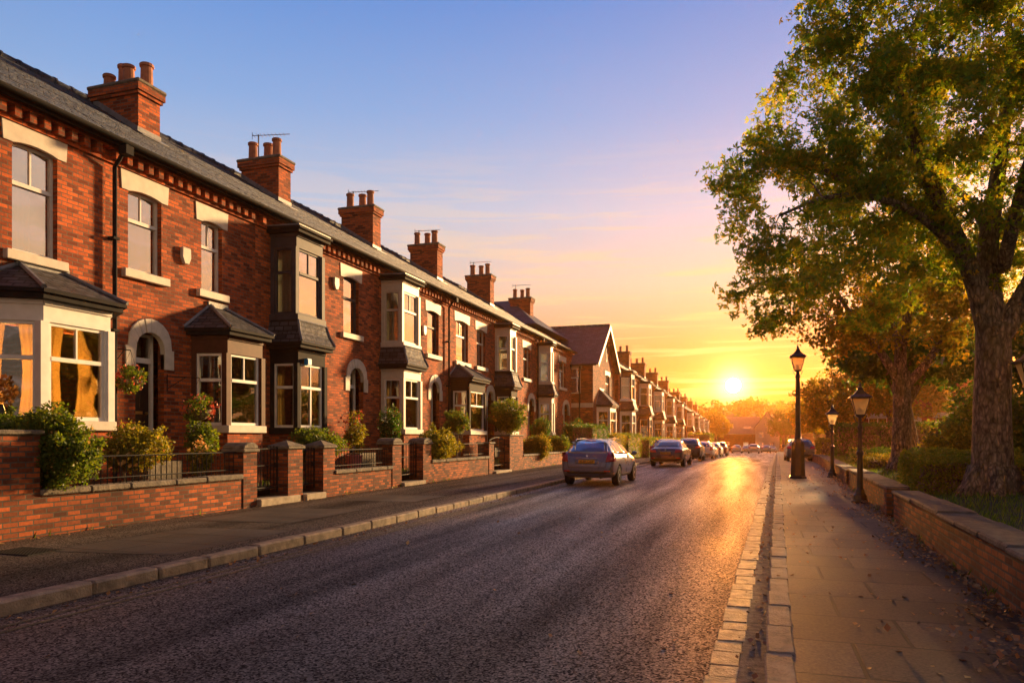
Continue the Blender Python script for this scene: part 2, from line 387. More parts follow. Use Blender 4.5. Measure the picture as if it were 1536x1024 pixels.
def shrub(name, label, cat, loc, ells, n, leaf, mat, group=None, flowers=None, stems=True, shell=.55, nl=16, lr=.36):
    r = empty(name, loc, label, cat, group)
    pts = [lumpy(n, ells, shell, nl, lr)]
    for c_,r_ in ells:                       # stray shoots
        for k in range(4):
            d_=np.random.normal(size=3); d_[2]=abs(d_[2])*.9+.1; d_/=np.linalg.norm(d_); m_=int(n*.006)+4
            t_=np.random.uniform(.8,1.14,m_)[:,None]; pts.append(np.array(c_)+d_*np.array(r_)*t_+np.random.normal(0,leaf*.55,(m_,3)))
    pts = np.concatenate(pts); pts = pts[pts[:,2] > .02]
    scatter('foliage', pts, leaf, mat, r)
    if stems:
        s = MB()
        for i in range(7):
            c, rr = ells[i % len(ells)]; a = random.uniform(0,6.28)
            tip = (c[0]+math.cos(a)*rr[0]*.6, c[1]+math.sin(a)*rr[1]*.6, c[2]+random.uniform(-.1,.5)*rr[2])
            b0 = (c[0]*.6+math.cos(a)*.05, c[1]*.6+math.sin(a)*.05, 0)
            s.tube([b0, (b0[0]*.5+tip[0]*.5, b0[1]*.5+tip[1]*.5, tip[2]*.55), tip], [.022,.014,.006], 5)
        s.build('stem', BARK, r)
    if flowers:
        fm, fn, fs = flowers
        fp = np.concatenate([in_ell(max(3,fn//len(ells)), c, np.array(q)*1.02, .95) for c, q in ells]); fp = fp[fp[:,2] > .05]
        tag(scatter('flowers', fp, fs, fm, r, FLOWER, .6),kind='stuff')
    return r

def grow_tree(name, label, loc, trunk, limbs, ells, nclus, per, leaf, lmat, bmat, group=None, tmpl=KITE, cr=.5, cat='tree', twig=.012, root=True, shell=.55, flat=.25):
    """trunk: [(x,y,z,r)], limbs: lists of the same; twigs reach out to leaf clusters spread through the crown"""
    t = empty(name, loc, label, cat, group); b = MB()
    def spline(p, n=5):
        out = []
        for i in range(len(p)-1):
            p0,p1,p2,p3 = (np.array(p[max(i-1,0)]),np.array(p[i]),np.array(p[i+1]),np.array(p[min(i+2,len(p)-1)]))
            for k in range(n):
                u=k/n; out.append(.5*((2*p1)+(-p0+p2)*u+(2*p0-5*p1+4*p2-p3)*u*u+(-p0+3*p1-3*p2+p3)*u**3))
        out.append(np.array(p[-1])); return out
    nodes = []
    for j, L in enumerate([trunk]+limbs):
        s = spline(L); seg = 14 if j == 0 else 9
        b.tube([tuple(q[:3]) for q in s], [max(.006,q[3]) for q in s], seg)
        for q in s:
            if j > 0 or q[2] > trunk[-1][2]*.75: nodes.append(q)
    if root:
        for k in range(7):
            a = k*.9+random.uniform(-.2,.2); r0 = trunk[0][3]
            b.tube([(math.cos(a)*r0*.55,math.sin(a)*r0*.55,r0*1.3),(math.cos(a)*r0*.95,math.sin(a)*r0*.95,r0*.35),(math.cos(a)*r0*1.7,math.sin(a)*r0*1.7,-.08)],[r0*.42,r0*.34,r0*.12],7)
    tot = sum(e[1][0]*e[1][1]*e[1][2] for e in ells); C = []
    for c, r in ells: C.append(in_ell(max(4,int(nclus*r[0]*r[1]*r[2]/tot)), c, r, shell))
    C = np.concatenate(C); nd = np.array(nodes)
    d0 = np.array([np.min(np.linalg.norm(nd[:,:3]-c,axis=1)) for c in C]); pts = []
    for i in np.argsort(d0):
        c = C[i]; dist = np.linalg.norm(nd[:,:3]-c,axis=1) + np.maximum(0, nd[:,2]-c[2]+.3)*.5
        k = int(np.argmin(dist)); s = nd[k]; L = np.linalg.norm(s[:3]-c)
        mid = (s[:3]*.5+c*.5) + np.random.normal(size=3)*L*.07 + np.array([0,0,L*.08])
        r0 = min(s[3]*.6, twig*.9+L*.014); ss = spline([(*s[:3],r0),(*mid,r0*.65),(*c,.005)],3)
        b.tube([tuple(q[:3]) for q in ss],[q[3] for q in ss],5,cap=False)
        nd = np.vstack([nd, np.array(ss[2:])])
        m = int(per*random.uniform(.6,1.4)); along = np.random.uniform(.25,1.1,m)[:,None]
        pts.append(s[:3]*(1-along)+c*along + in_ell(m,(0,0,0),(cr,cr,cr*.7),.2)*np.random.uniform(.5,1.2))
    b.build('trunk', bmat, t, smooth=True)
    scatter('crown', np.concatenate(pts), leaf, lmat, t, tmpl, flat)
    return t

# ------------------------------------------------------------------ houses
EAVE, DEPTH, RIDGE = 7.2, 4.0, 9.72
def face_frame(p, q):
    d = Vector((q[0]-p[0], q[1]-p[1])); L = d.length; u = d/L
    n = Vector((u.y, -u.x)); return (p[0],p[1]), (u.x,u.y), (n.x,n.y), L

def sash(root, o, u, n, w, z0, z1, fm, gm, dep=0.0, style='top2', sc=None, curtain=None, bar=.055, simple_=False, thick=.07):
    """a window standing in the plane through o: frame > pane, curtain"""
    f = MB(); B = lambda a,b,c,d,n0=-thick,n1=0: f.obox(o,u,n,a,b,n0+dep,n1+dep,c,d)
    B(0,bar,z0,z1); B(w-bar,w,z0,z1); B(bar,w-bar,z0,z0+bar*1.2); B(bar,w-bar,z1-bar,z1)
    tz = z0 + (z1-z0)*.63
    if style != 'plain': B(bar,w-bar,tz-.035,tz+.035,-thick,.015)
    if style in ('top2','grid'): B(w/2-.016,w/2+.016,tz+.035,z1-bar,-thick*.8,-.01)
    if style == 'grid': B(w/2-.025,w/2+.025,z0+bar*1.2,tz-.035,-thick*.8,-.005)
    fr = f.build('window', fm, root)
    g = MB().obox(o,u,n,bar*.8,w-bar*.8,-.045+dep,-.035+dep,z0+bar*.8,z1-bar*.8).build('pane', gm, fr)
    if curtain:
        c = MB(); kind = curtain
        def drape(a0,a1,amp,nseg,zb,zt,off,gather=0):
            vs=[];fs=[]
            for i in range(nseg+1):
                t=i/nseg; a=a0+(a1-a0)*t; dd=off+amp*math.sin(t*nseg*1.3)
                for j in range(5):
                    s=j/4; g_=1-gather*math.sin(s*math.pi)*.55
                    aa=a0+(a-a0)*g_ if gather>0 else (a1-(a1-a)*(1+gather*math.sin(s*math.pi)*.55))
                    z=zb+(zt-zb)*s; vs.append((o[0]+u[0]*aa+n[0]*dd,o[1]+u[1]*aa+n[1]*dd,z))
            for i in range(nseg):
                for j in range(4): fs.append((i*5+j,(i+1)*5+j,(i+1)*5+j+1,i*5+j+1))
            c.add(vs,fs)
        ns = 8 if simple_ else 22
        if kind == 'net': drape(bar,w*.62,.02,ns,z0,z1,-.16+dep)
        elif kind == 'full': drape(0,w,.018,ns,z0,z1,-.16+dep)
        elif kind == 'pair': drape(-.02,w*.40,.03,ns//2,z0,z1,-.2+dep,.35); drape(w*.60,w+.02,.03,ns//2,z0,z1,-.2+dep,-.35)
        elif kind == 'blind': c.obox(o,u,n,bar,w-bar,-.12+dep,-.11+dep,z0+(z1-z0)*.45,z1)
        cm = CURTAIN if kind in ('net','full','blind') else DRAPE
        c.build('curtain', cm, fr, smooth=True)
    return fr

def wall_holes(holes, y0, y1, z0, z1, x=0.0, dep=.16):
    m = MB(); ys = sorted({y0,y1,*[h[0] for h in holes],*[h[1] for h in holes]}); zs = sorted({z0,z1,*[h[2] for h in holes],*[h[3] for h in holes]})
    for i in range(len(ys)-1):
        for j in range(len(zs)-1):
            cy,cz = (ys[i]+ys[i+1])/2,(zs[j]+zs[j+1])/2
            if any(h[0]<cy<h[1] and h[2]<cz<h[3] for h in holes): continue
            m.quad((x,ys[i],zs[j]),(x,ys[i+1],zs[j]),(x,ys[i+1],zs[j+1]),(x,ys[i],zs[j+1]))
    for a,b,c,d in [h[:4] for h in holes]:
        D = x-dep
        m.quad((x,a,c),(x,a,d),(D,a,d),(D,a,c)); m.quad((x,b,d),(x,b,c),(D,b,c),(D,b,d))
        m.quad((x,a,d),(x,b,d),(D,b,d),(D,a,d)); m.quad((x,b,c),(x,a,c),(D,a,c),(D,b,c))
    return m

def lintel(yc, w, z0, z1, fan=.0):
    """keystone lintel: flat top, shallow arch below"""
    a,b = yc-w/2, yc+w/2; e=.17; pts=[(a-e-fan,z1),(a-e,z0-.06),(a,z0-.06)]
    for i in range(1,8): t=i/8; pts.append((a+(b-a)*t, z0-.06+.06*math.sin(math.pi*t)**.8))
    pts += [(b,z0-.06),(b+e,z0-.06),(b+e+fan,z1)]
    return pts

def bay(root, y0, y1, cant, proj, zb, zs, zh, zt, pm, fm, bm, roof, style='top2', curtain=None, side_style='plain2', sill=STONE, rm=None, cut=0, gm=None, roofh=.62, simple_=False, lo=True, post=.11, sillm=None):
    A,B,C,D = (0,y0),(proj,y0+cant),(proj,y1-cant),(0,y1)
    gm = gm or GLASSL
    p = MB()
    bay_o = None
    faces = [face_frame(A,B), face_frame(B,C), face_frame(C,D)]
    for i,(o,u,n,L) in enumerate(faces):
        p.obox(o,u,n,0,L,-.12,.0+.002*i,zh,zt)                 # frieze
        p.obox(o,u,n,0,L,-.13,.03+.002*i,zt-.09,zt-.012)        # moulding
        p.obox(o,u,n,.0,post,-.12,.004+.002*i,zs,zh); p.obox(o,u,n,L-post,L,-.12,.004+.002*i,zs,zh)
    for P_,k in ((B,1),(C,-1)):                                 # corner mullions
        p.obox((P_[0],P_[1]),(0,1),(1,0),-.07,.07,-.1,.03,zs,zh)
    bo = p.build('bay_window', pm, root)
    if lo:
        w = MB()
        for i,(o,u,n,L) in enumerate(faces): w.obox(o,u,n,0,L,-.15,-.004*(i!=1),zb,zs-.16)
        w.build('base_wall', bm, bo)
    s = MB(); ov=.09
    pl = [(-.02,y0-ov*.6),(proj+ov*.9,y0+cant-ov*.7),(proj+ov*.9,y1-cant+ov*.7),(-.02,y1+ov*.6)]
    s.prism([(a,b,zs-.16) for a,b in pl],(0,0,.17)); s.build('sill', sillm or sill, bo, bevel=.012)
    for i,(o,u,n,L) in enumerate(faces):
        if i==2 and simple_: 
            pass
        w_ = L-2*post
        st = style if i==1 else ('top1' if side_style=='plain2' else side_style)
        oo = (o[0]+u[0]*post, o[1]+u[1]*post)
        fr = sash(bo,oo,u,n,w_,zs+.01,zh,fm,gm if i==1 else GLASSL,-.03,st,curtain=curtain if i<2 else None,simple_=simple_)
        # keep depth at three levels: pane and curtain hang from the bay itself
        for ch in list(fr.children): ch.parent = bo
        fr.name = 'frame'
    e = .22; ez = zt+.10
    pe = [(-.02,y0-e),(proj+e,y0+cant-e*.75),(proj+e,y1-cant+e*.75),(-.02,y1+e)]
    g = MB(); g.prism([(a,b,zt-.01) for a,b in [(-.02,y0-e*.75),(proj+e*.75,y0+cant-e*.6),(proj+e*.75,y1-cant+e*.6),(-.02,y1+e*.75)]],(0,0,.09))
    g.prism([(a,b,zt+.081) for a,b in pe],(0,0,.06)); g.build('bay_gutter', BLACK, bo)
    r = MB(); z0 = zt+.143
    if roof == 'hip':
        k = min(proj*1.0,(y1-y0)*.36); T0,T1=(-.0,y0+k),(-.0,y1-k); zt2=z0+roofh
        E = [(a,b,z0) for a,b in pe]; t0=(T0[0],T0[1],zt2); t1=(T1[0],T1[1],zt2)
        r.add([E[0],E[1],t0],[(0,1,2)]); r.quad(E[1],E[2],t1,t0); r.add([E[2],E[3],t1],[(0,1,2)]); r.quad(E[3],E[2],E[1],E[0])
        ro = r.build('bay_roof', rm or SLATEB, bo)
        h = MB(); up=Vector((0,0,.02))
        for a,b in ((E[0],t0),(E[1],t0),(E[2],t1)): h.tube([Vector(a)+up,Vector(b)+up],.045,6)
        h.obox((0,T0[1]-.1),(0,1),(1,0),0,T1[1]-T0[1]+.2,0,.05,zt2-.05,zt2+.09)
        h.build('flashing', LEAD, bo)
    elif roof == 'skirt':
        f=.02; zt2=z0+roofh; q=[(-.02,y0-f),(proj+f,y0+cant-f),(proj+f,y1-cant+f),(-.02,y1+f)]
        m=.55; zm=z0+roofh*.42
        mid=[(pe[i][0]*(1-m)+q[i][0]*m, pe[i][1]*(1-m)+q[i][1]*m) for i in range(4)]
        for i in range(3):
            r.quad((*pe[i],z0),(*pe[i+1],z0),(*mid[i+1],zm),(*mid[i],zm)); r.quad((*mid[i],zm),(*mid[i+1],zm),(*q[i+1],zt2),(*q[i],zt2))
        r.quad(*[(*pe[i],z0) for i in (3,2,1,0)])
        r.build('bay_roof', rm or SLATEB, bo)
        h=MB(); h.tube([(*pe[1],z0+.02),(*mid[1],zm+.02),(*q[1],zt2)],.035,6); h.tube([(*pe[2],z0+.02),(*mid[2],zm+.02),(*q[2],zt2)],.035,6); h.tube([(*q[1],zt2+.01),(*q[2],zt2+.01)],.03,6); h.build('flashing', LEAD, bo)
    elif roof == 'flat':
        h=MB(); h.prism([(a,b,z0) for a,b in [(-.02,y0-e*.8),(proj+e*.8,y0+cant-e*.6),(proj+e*.8,y1-cant+e*.6),(-.02,y1+e*.8)]],(0,0,.05)); h.build('flashing', LEAD, bo)
    return bo

def chimney(root, x0, x1, ya, yb, zb, zt, pots, mat=BRICK, aerial=0, flash=True):
    m = MB(); m.box(x0,x1,ya,yb,zb,zt-.32)
    m.box(x0-.05,x1+.05,ya-.05,yb+.05,zt-.32,zt-.24); m.box(x0-.09,x1+.09,ya-.09,yb+.09,zt-.24,zt-.08)
    c = m.build('chimney', mat, root)
    MB().prism([(x0-.12,ya-.12,zt-.08),(x1+.12,ya-.12,zt-.08),(x1+.12,yb+.12,zt-.08),(x0-.12,yb+.12,zt-.08)],(0,0,.10)).build('chimney_cap', OLDSTONE, c, bevel=.03)
    for i,(fx,h) in enumerate(pots):
        x = x0+.2+(x1-x0-.4)*fx; yc=(ya+yb)/2 + (.12 if i%2 else -.06); r=random.uniform(.135,.155)
        MB().lathe([(r*1.12,0),(r*1.12,.06),(r,.08),(r*.92,h-.09),(r*1.12,h-.08),(r*1.14,h-.02),(r*1.0,h),(r*.75,h),(r*.72,h-.2)],(x,yc,zt+.01),14).build('chimney_pot', CLAY, c, smooth=False)
    if flash:
        f=MB()
        sl=(RIDGE-EAVE)/DEPTH; zz=lambda x: EAVE+.32-x*sl
        f.prism([(x0,ya-.012,zz(x0)+.16),(x1,ya-.012,zz(x1)+.16),(x1,ya-.012,zz(x1)-.1),(x0,ya-.012,zz(x0)-.1)],(0,.01,0))
        f.box(x1,x1+.012,ya-.03,yb+.03,zz(x1)-.1,zz(x1)+.16)
        f.prism([(x1,ya-.08,zz(x1)+.045),(x1+.22,ya-.08,zz(x1+.22)+.045),(x1+.22,yb+.08,zz(x1+.22)+.045),(x1,yb+.08,zz(x1)+.045)],(0,0,.015))
        f.build('flashing', LEAD, c)
    if aerial:
        a=MB(); x=x0+.15; h=aerial+.32; a.tube([(x,yb+.03,zt-.5),(x,yb+.03,zt+h)],.022,5)
        d=Vector((.95,.35,.06)); p=Vector((x,yb+.03,zt+h-.03)); a.tube([p-d*.2,p+d*1.0],.012,4)
        for i in range(9):
            q=p+d*(-.15+.12*i); a.tube([q+Vector((-.06,.16,0))*(1-.04*i),q-Vector((-.06,.16,0))*(1-.04*i)],.008,4)
        a.tube([p-d*.2+Vector((0,0,-.12)),p-d*.2+Vector((0,0,.12))],.01,4)
        a.build('aerial', LEAD, c)
    return c

def arch_stone(yc, w, zspring, rise, thick=.26, foot=.32, x0=-.1, x1=.035):
    """painted door surround: stepped feet and a segmental arch of three stones"""
    a,b = yc-w/2, yc+w/2; n=10
    inner=[]; outer=[]
    for i in range(n+1):
        t=i/n; th=math.pi*(1-t); s=math.sin(th)
        inner.append((yc+w/2*math.cos(th), zspring+rise*s**.8)); outer.append((yc+(w/2+thick*.75)*math.cos(th), zspring+.10+(rise+thick*.72)*s**.8))
    m = MB()
    for i in range(n):
        if i in (4,6): gap=.006
        else: gap=0
        m.pyz([(inner[i][0]+gap,inner[i][1]),(inner[i+1][0],inner[i+1][1]),(outer[i+1][0],outer[i+1][1]),(outer[i][0]+gap,outer[i][1])],x0,x1+(.012 if i in (4,5) else 0))
    m.box(x0,x1-.004,a-thick,a,zspring-foot,zspring+.10); m.box(x0,x1-.004,b,b+thick,zspring-foot,zspring+.10)
    # stone filling above the opening corners, behind the ring
    return m

def door(root, yc, w, z0, zspring, rise, fl=.0, dmat=DOORM, frame=WHITE, arch=True, step=True):
    D=-.34; a,b=yc-w/2,yc+w/2; ztop=zspring+rise
    d = MB(); zd=z0+2.05; fr=.075
    d.box(D-.05,D,a+fr,b-fr,z0,zd)
    for (ya,yb2,za,zb2) in ((a+fr+.1,yc-.05,z0+.2,z0+.85),(yc+.05,b-fr-.1,z0+.2,z0+.85),(a+fr+.1,yc-.05,z0+1.1,z0+1.9),(yc+.05,b-fr-.1,z0+1.1,z0+1.9)):
        d.box(D,D+.015,ya,yb2,za,zb2)
    do = d.build('door', dmat, root, bevel=.006)
    f = MB(); f.box(D-.06,D+.05,a,a+fr,z0,ztop); f.box(D-.06,D+.05,b-fr,b,z0,ztop); f.box(D-.06,D+.07,a+fr,b-fr,zd,zd+.11); f.box(D-.06,D+.04,a+fr,b-fr,ztop-.06,ztop)
    f.build('door_frame', frame, do)
    MB().box(D-.03,D-.02,a+fr,b-fr,zd+.11,ztop-.06).build('fanlight', GLASSL, do)
    h=MB(); h.lathe([(.012,0),(.03,.01),(.034,.035),(.02,.06)],(0,0,0),10)
    hk=h.build('handle', BRASS, do); hk.location=(D+.005,b-fr-.09,z0+1.0); hk.rotation_euler=(0,R(90),0)
    MB().box(D+.0,D+.012,yc-.13,yc+.13,z0+.98,z0+1.04).build('letterbox', BRASS, do)
    if arch: arch_stone(yc,w,zspring,rise).build('door_arch', STONE, root, bevel=.008)
    if step: MB().box(-.30,.42,a-.1,b+.1,z0-.45,z0-.002).build('doorstep', OLDSTONE, root, bevel=.02)
    return do

def ridge_line(y0,y1,x,z,step=.45):
    m=MB(); y=y0
    while y<y1-.01:
        ye=min(y+step-.02,y1); dz=random.uniform(-.012,.012); m.tube([(x,y,z+dz),(x,ye,z+dz)],.11,8); 
        m.tube([(x,ye-.06,z+dz),(x,ye,z+dz)],.13,8); y+=step
    return m

def house(label, fx, y0, y1, wins, doors, bays, chim, group='terraced houses on the left side of the street', zo=0.0, bm=BRICK, pipe=None, detail=2, alarm=None, gable0=False, gable1=False, eave=EAVE, ridge=RIDGE, depth=DEPTH, dz0=1.05, cat='house', base=.3):
    """wins: (yc,w,z0,z1,frame,style,curtain,lintel,sill material); bays: dicts in street distances"""
    root = empty('terraced_house', (fx,y0,zo), label, cat, group); W=y1-y0
    holes=[(w[0]-y0-w[1]/2,w[0]-y0+w[1]/2,w[2],w[3]) for w in wins]
    for (yc,w,zsp,rise) in doors: holes.append((yc-y0-w/2,yc-y0+w/2,dz0,zsp+rise))
    bh=[]
    for b in bays:
        bh.append((b['y0']-y0+.13,b['y1']-y0-.13,b.get('zs',1.8)+.05,b.get('zh',3.55)))
        if b.get('up'): bh.append((b['y0']-y0+.13,b['y1']-y0-.13,4.75,6.55))
    m = wall_holes(holes+bh,0,W,base,eave+.15)
    back=-2*depth
    m.quad((back,0,base),(back,0,eave),(back,W,eave),(back,W,base))
    for yy,flag in ((.0,gable0),(W,gable1)):
        pts=[(0,yy,base),(back,yy,base),(back,yy,eave),(-depth,yy,ridge-.05),(0,yy,eave)]
        m.quad(*(pts if yy==0 else reversed(pts)))
    m.build('wall', bm, root)
    # rooms behind the glass: floor slab and a partition so the windows look into shade
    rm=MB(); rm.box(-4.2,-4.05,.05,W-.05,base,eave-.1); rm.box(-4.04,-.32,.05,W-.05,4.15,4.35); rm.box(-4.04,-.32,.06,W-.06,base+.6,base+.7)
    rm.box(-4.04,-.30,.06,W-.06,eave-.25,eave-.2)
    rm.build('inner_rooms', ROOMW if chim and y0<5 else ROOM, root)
    sl=(ridge-eave)/depth; ov=.36; z=lambda x: eave+.32-x*sl
    r=MB()
    nc=19 if detail>1 else (12 if detail else 6)
    for sd_ in (0,1):
        X=lambda t:(ov+(-depth-ov)*t) if sd_==0 else (-2*depth-ov+(depth+ov)*t)
        Zt=lambda t:z(ov)+(z(-depth)-z(ov))*t
        for k in range(nc):
            t0,t1=k/nc,(k+1)/nc; lift=.026
            q=[(X(t0),0,Zt(t0)+lift),(X(t0),W,Zt(t0)+lift),(X(t1),W,Zt(t1)+.004),(X(t1),0,Zt(t1)+.004)]
            ri=[(X(t0),0,Zt(t0)-.01),(X(t0),W,Zt(t0)-.01),(X(t0),W,Zt(t0)+lift),(X(t0),0,Zt(t0)+lift)]
            r.quad(*(q if sd_==0 else q[::-1])); r.quad(*(ri if sd_==0 else ri[::-1]))
        u_=[(X(0),0,Zt(0)-.05),(X(0),W,Zt(0)-.05),(X(1),W,Zt(1)-.07),(X(1),0,Zt(1)-.07)]
        r.quad(*(u_[::-1] if sd_==0 else u_))
        for yy in (0,W): r.quad((X(0),yy,Zt(0)-.05),(X(0),yy,Zt(0)+.02),(X(1),yy,Zt(1)+.01),(X(1),yy,Zt(1)-.07))
    ro=r.build('roof', SLATE, root)
    ridge_line(0,W,-depth,z(-depth)+.0).build('ridge_tiles', SLATEB if detail<2 else SLATE, ro)
    g=MB(); zg=z(ov)-.06
    n=8; prof=[]
    for k in range(n+1): t=math.pi*k/n; prof.append((ov+.03+.065*math.cos(t),zg+.055-.075*math.sin(t)))
    prof += [(ov-.02,zg+.055),(ov+.08,zg+.055)]
    g.prism([(x,0.0,zz) for x,zz in prof],(0,W,0)); g.box(.25,ov-.03,0,W,zg-.05,zg+.03); g.box(.0,.25,0,W,zg-.0,zg+.03)
    g.build('gutter', BLACK, root)
    if detail:
        d=MB(); y=.12
        d.box(0,.05,0,W,eave-.30,eave-.235); d.box(0,.16,0,W,eave-.05,eave+.02)
        while y<W-.12:
            if not any(b.get('up') and b['y0']-y0-.25<y<b['y1']-y0+.25 for b in bays): d.box(0,.15,y,y+.125,eave-.235,eave-.05)
            y+=.27
        d.build('dentil_course', bm, root)
    for (yc,w,z0,z1,fm,style,cur,lin,sm) in wins:
        yl=yc-y0; fr=sash(root,(-.11,yl-w/2),(0,1),(1,0),w,z0,z1,fm,GLASS,0,style,curtain=cur,simple_=detail<2)
        if lin: MB().pyz(lintel(yl,w,z1,z1+.34,lin),-.06,.022).build('lintel', STONE, fr, bevel=.006)
        if sm: MB().box(-.10,.10,yl-w/2-.16,yl+w/2+.16,z0-.17,z0+.0).build('sill', sm, fr, bevel=.012)
    for (yc,w,zsp,rise) in doors: door(root,yc-y0,w,dz0,zsp,rise,arch=True)
    for b in bays:
        a0,a1=b['y0']-y0,b['y1']-y0; pj=b.get('proj',.8); cant=b.get('cant',.15); pm=b.get('pm',WHITE); fm=b.get('fm',WHITE)
        bay(root,a0,a1,cant,pj,base,b.get('zs',1.8),b.get('zh',3.55),b.get('zt',3.85),pm,fm,bm,b.get('roof','hip'),b.get('style','top2'),b.get('cur','pair'),roofh=b.get('rh',.6),simple_=detail<2,sillm=b.get('sm'),cut=0)
        if b.get('up'):
            bay(root,a0+.02,a1-.02,cant,pj*b.get('upp',.92),base,4.72,6.45,6.82,b.get('upm',pm),b.get('ufm',fm),bm,'flat',b.get('ustyle','top2'),b.get('ucur','full'),gm=GLASS,lo=False,simple_=detail<2,sillm=b.get('usm',pm))
            # apron between the skirt roof and the upper sill
            ap=MB()
            for i,(o,u,n_,L) in enumerate([face_frame((0,a0+.02),(pj*.9,a0+.02+cant)),face_frame((pj*.9,a0+.02+cant),(pj*.9,a1-.02-cant)),face_frame((pj*.9,a1-.02-cant),(0,a1-.02))]): ap.obox(o,u,n_,0,L,-.1,-.004*(i!=1),b.get('zt',3.85)+.2,4.57)
            ap.build('apron', b.get('upm',pm), root)
    for c in chim:
        chimney(root,c['x0'],c['x1'],c['y0']-y0,c['y1']-y0,eave,c['zt'],c['pots'],bm,c.get('aerial',0))
    if pipe is not None:
        p=MB(); yl=pipe-y0
        p.tube([(ov+.03,yl,zg+.02),(ov+.03,yl,zg-.08),(.11,yl,zg-.42),(.11,yl,base+.2)],.042,8)
        for zz in (1.6,3.6,5.4): p.box(0,.16,yl-.07,yl+.07,zz,zz+.05)
        p.box(ov-.06,ov+.13,yl-.09,yl+.09,zg-.22,zg-.05)
        p.build('downpipe', BLACK, root)
    if alarm:
        for (ya,za,mm) in alarm:
            yl=ya-y0; MB().pyz([(yl-.13,za+.17),(yl+.13,za+.17),(yl+.14,za-.05),(yl+.07,za-.2),(yl-.07,za-.2),(yl-.14,za-.05)],.002,.09).build('alarm_box', mm, root, bevel=.02)
    return root

X0=-12.0; H=lambda px: fy(px,X0); HB=lambda px: fy(px,X0+.8)
P3=[(0.05,.62),(.5,.6),(.95,.64)]; P4=[(0,.42),(.28,.7),(.62,.56),(1.0,.62)]
CX0,CX1=-3.55,-2.15
def chim(px,dy,zt,pots,aerial=0,x0=CX0,x1=CX1):
    y=fy(px,X0+x1); return dict(y0=y-dy,y1=y,x0=x0,x1=x1,zt=zt,pots=pots,aerial=aerial)
def W(p0,p1,z0,z1,fm=WHITE,style='top2',cur=None,lin=.03,sm=STONE):
    a,b=H(p0),H(p1); return ((a+b)/2,b-a,z0,z1,fm,style,cur,lin,sm)
def Dr(p0,p1,zs=3.3,rise=.42):
    a,b=H(p0),H(p1); return ((a+b)/2,b-a,zs,rise)

HW=[-40,H(158),H(383),H(569),H(672),H(741),H(805),H(857)]
house('red brick house with the white bay window lit from inside', X0, 2.2, HW[1],
      [W(18,86,4.72,6.62,cur='net'),(5.2,.9,4.72,6.62,WHITE,'top2','net',.03,STONE)], [(4.2,.95,3.3,.42)],
      [dict(y0=8.42,y1=10.94,cant=.6,proj=.85,zs=1.82,zh=3.46,zt=3.82,pm=WHITE,roof='hip',rh=.55,cur='pair')],
      [dict(y0=5.9,y1=6.6,x0=CX0,x1=CX1,zt=10.2,pots=P3)])
house('red brick house with a white door arch beside a small brown bay', X0, HW[1], HW[2],
      [W(192,242,4.92,6.56,cur='full'),W(302,333,4.9,6.52,cur='full')], [Dr(203,246)],
      [dict(y0=H(287),y1=14.95,cant=.22,proj=.8,zs=1.80,zh=3.42,zt=3.82,pm=BROWNP,fm=WHITE,roof='hip',rh=.62,cur=None)],
      [chim(240,.68,10.15,P4)], pipe=HW[1]+.12, alarm=[(H(276),5.55,CREAM)])
house('brick house with black-painted bay below a dark two-storey bay, blue box on its post', X0, HW[2], HW[3],
      [W(515,538,4.75,6.5,GREYP,'top1')], [Dr(524,545)],
      [dict(y0=H(405),y1=HB(490),cant=.08,proj=.8,zs=1.78,zh=3.45,zt=3.85,pm=BLACK,fm=WHITE,roof='skirt',rh=.55,style='grid',cur='pair',sm=BLACK,up=True,upm=GREYP,ufm=GREYP,usm=GREYP,ucur='full',side_style='top1')],
      [chim(436,.62,10.32,P3,.75)], alarm=[(H(502),6.15,CREAM)])
house('brick house with a cream two-storey bay and an alarm box by its upper sash', X0, HW[3], HW[4],
      [W(641,658,4.75,6.45,GREYP,'top1')], [Dr(646,659)],
      [dict(y0=HW[3]+.12,y1=HB(633),cant=.1,proj=.8,zs=1.8,zh=3.5,zt=3.85,pm=CREAM,fm=WHITE,roof='skirt',rh=.6,cur='pair',up=True,upm=CREAM,ufm=CREAM,ucur='full')],
      [chim(571,.62,10.55,P3,.55)], pipe=HW[4]-.15, alarm=[(H(635),5.6,WHITE)])
house('brick house with two plain upper sashes over a dark hipped bay, behind a bushy shrub', X0, HW[4], HW[5],
      [W(684,702,4.75,6.5,CREAM,'top2','full'),W(715,728,4.75,6.45,CREAM,'top1','full')], [Dr(731,740)],
      [dict(y0=HW[4]+.25,y1=HB(729),cant=.12,proj=.8,zs=1.8,zh=3.45,zt=3.85,pm=BLACK,fm=WHITE,roof='hip',rh=.65,cur='pair')],
      [chim(664,.62,10.6,P3,.55)])
house('brick house with cream upper bay over a black-painted ground floor bay', X0, HW[5], HW[6],
      [W(785,795,4.75,6.45,CREAM,'top1','full')], [Dr(793,801)],
      [dict(y0=HW[5]+.12,y1=HB(777),cant=.12,proj=.8,zs=1.8,zh=3.5,zt=3.85,pm=BLACK,fm=WHITE,roof='skirt',rh=.6,cur='pair',up=True,upm=CREAM,ufm=WHITE,ucur='full')],
      [chim(741,.62,10.65,P3,.6)], pipe=HW[6]-.1)
house('last brick house before the gabled one, cream bays on both floors', X0, HW[6], HW[7],
      [W(839,848,4.75,6.45,CREAM,'top1','full')], [Dr(845,853)],
      [dict(y0=HW[6]+.2,y1=HB(832),cant=.15,proj=.8,zs=1.8,zh=3.5,zt=3.85,pm=CREAM,fm=WHITE,roof='skirt',rh=.6,cur='pair',up=True,upm=CREAM,ufm=WHITE,ucur='full')],
      [chim(800,.7,10.75,P3,.7)])

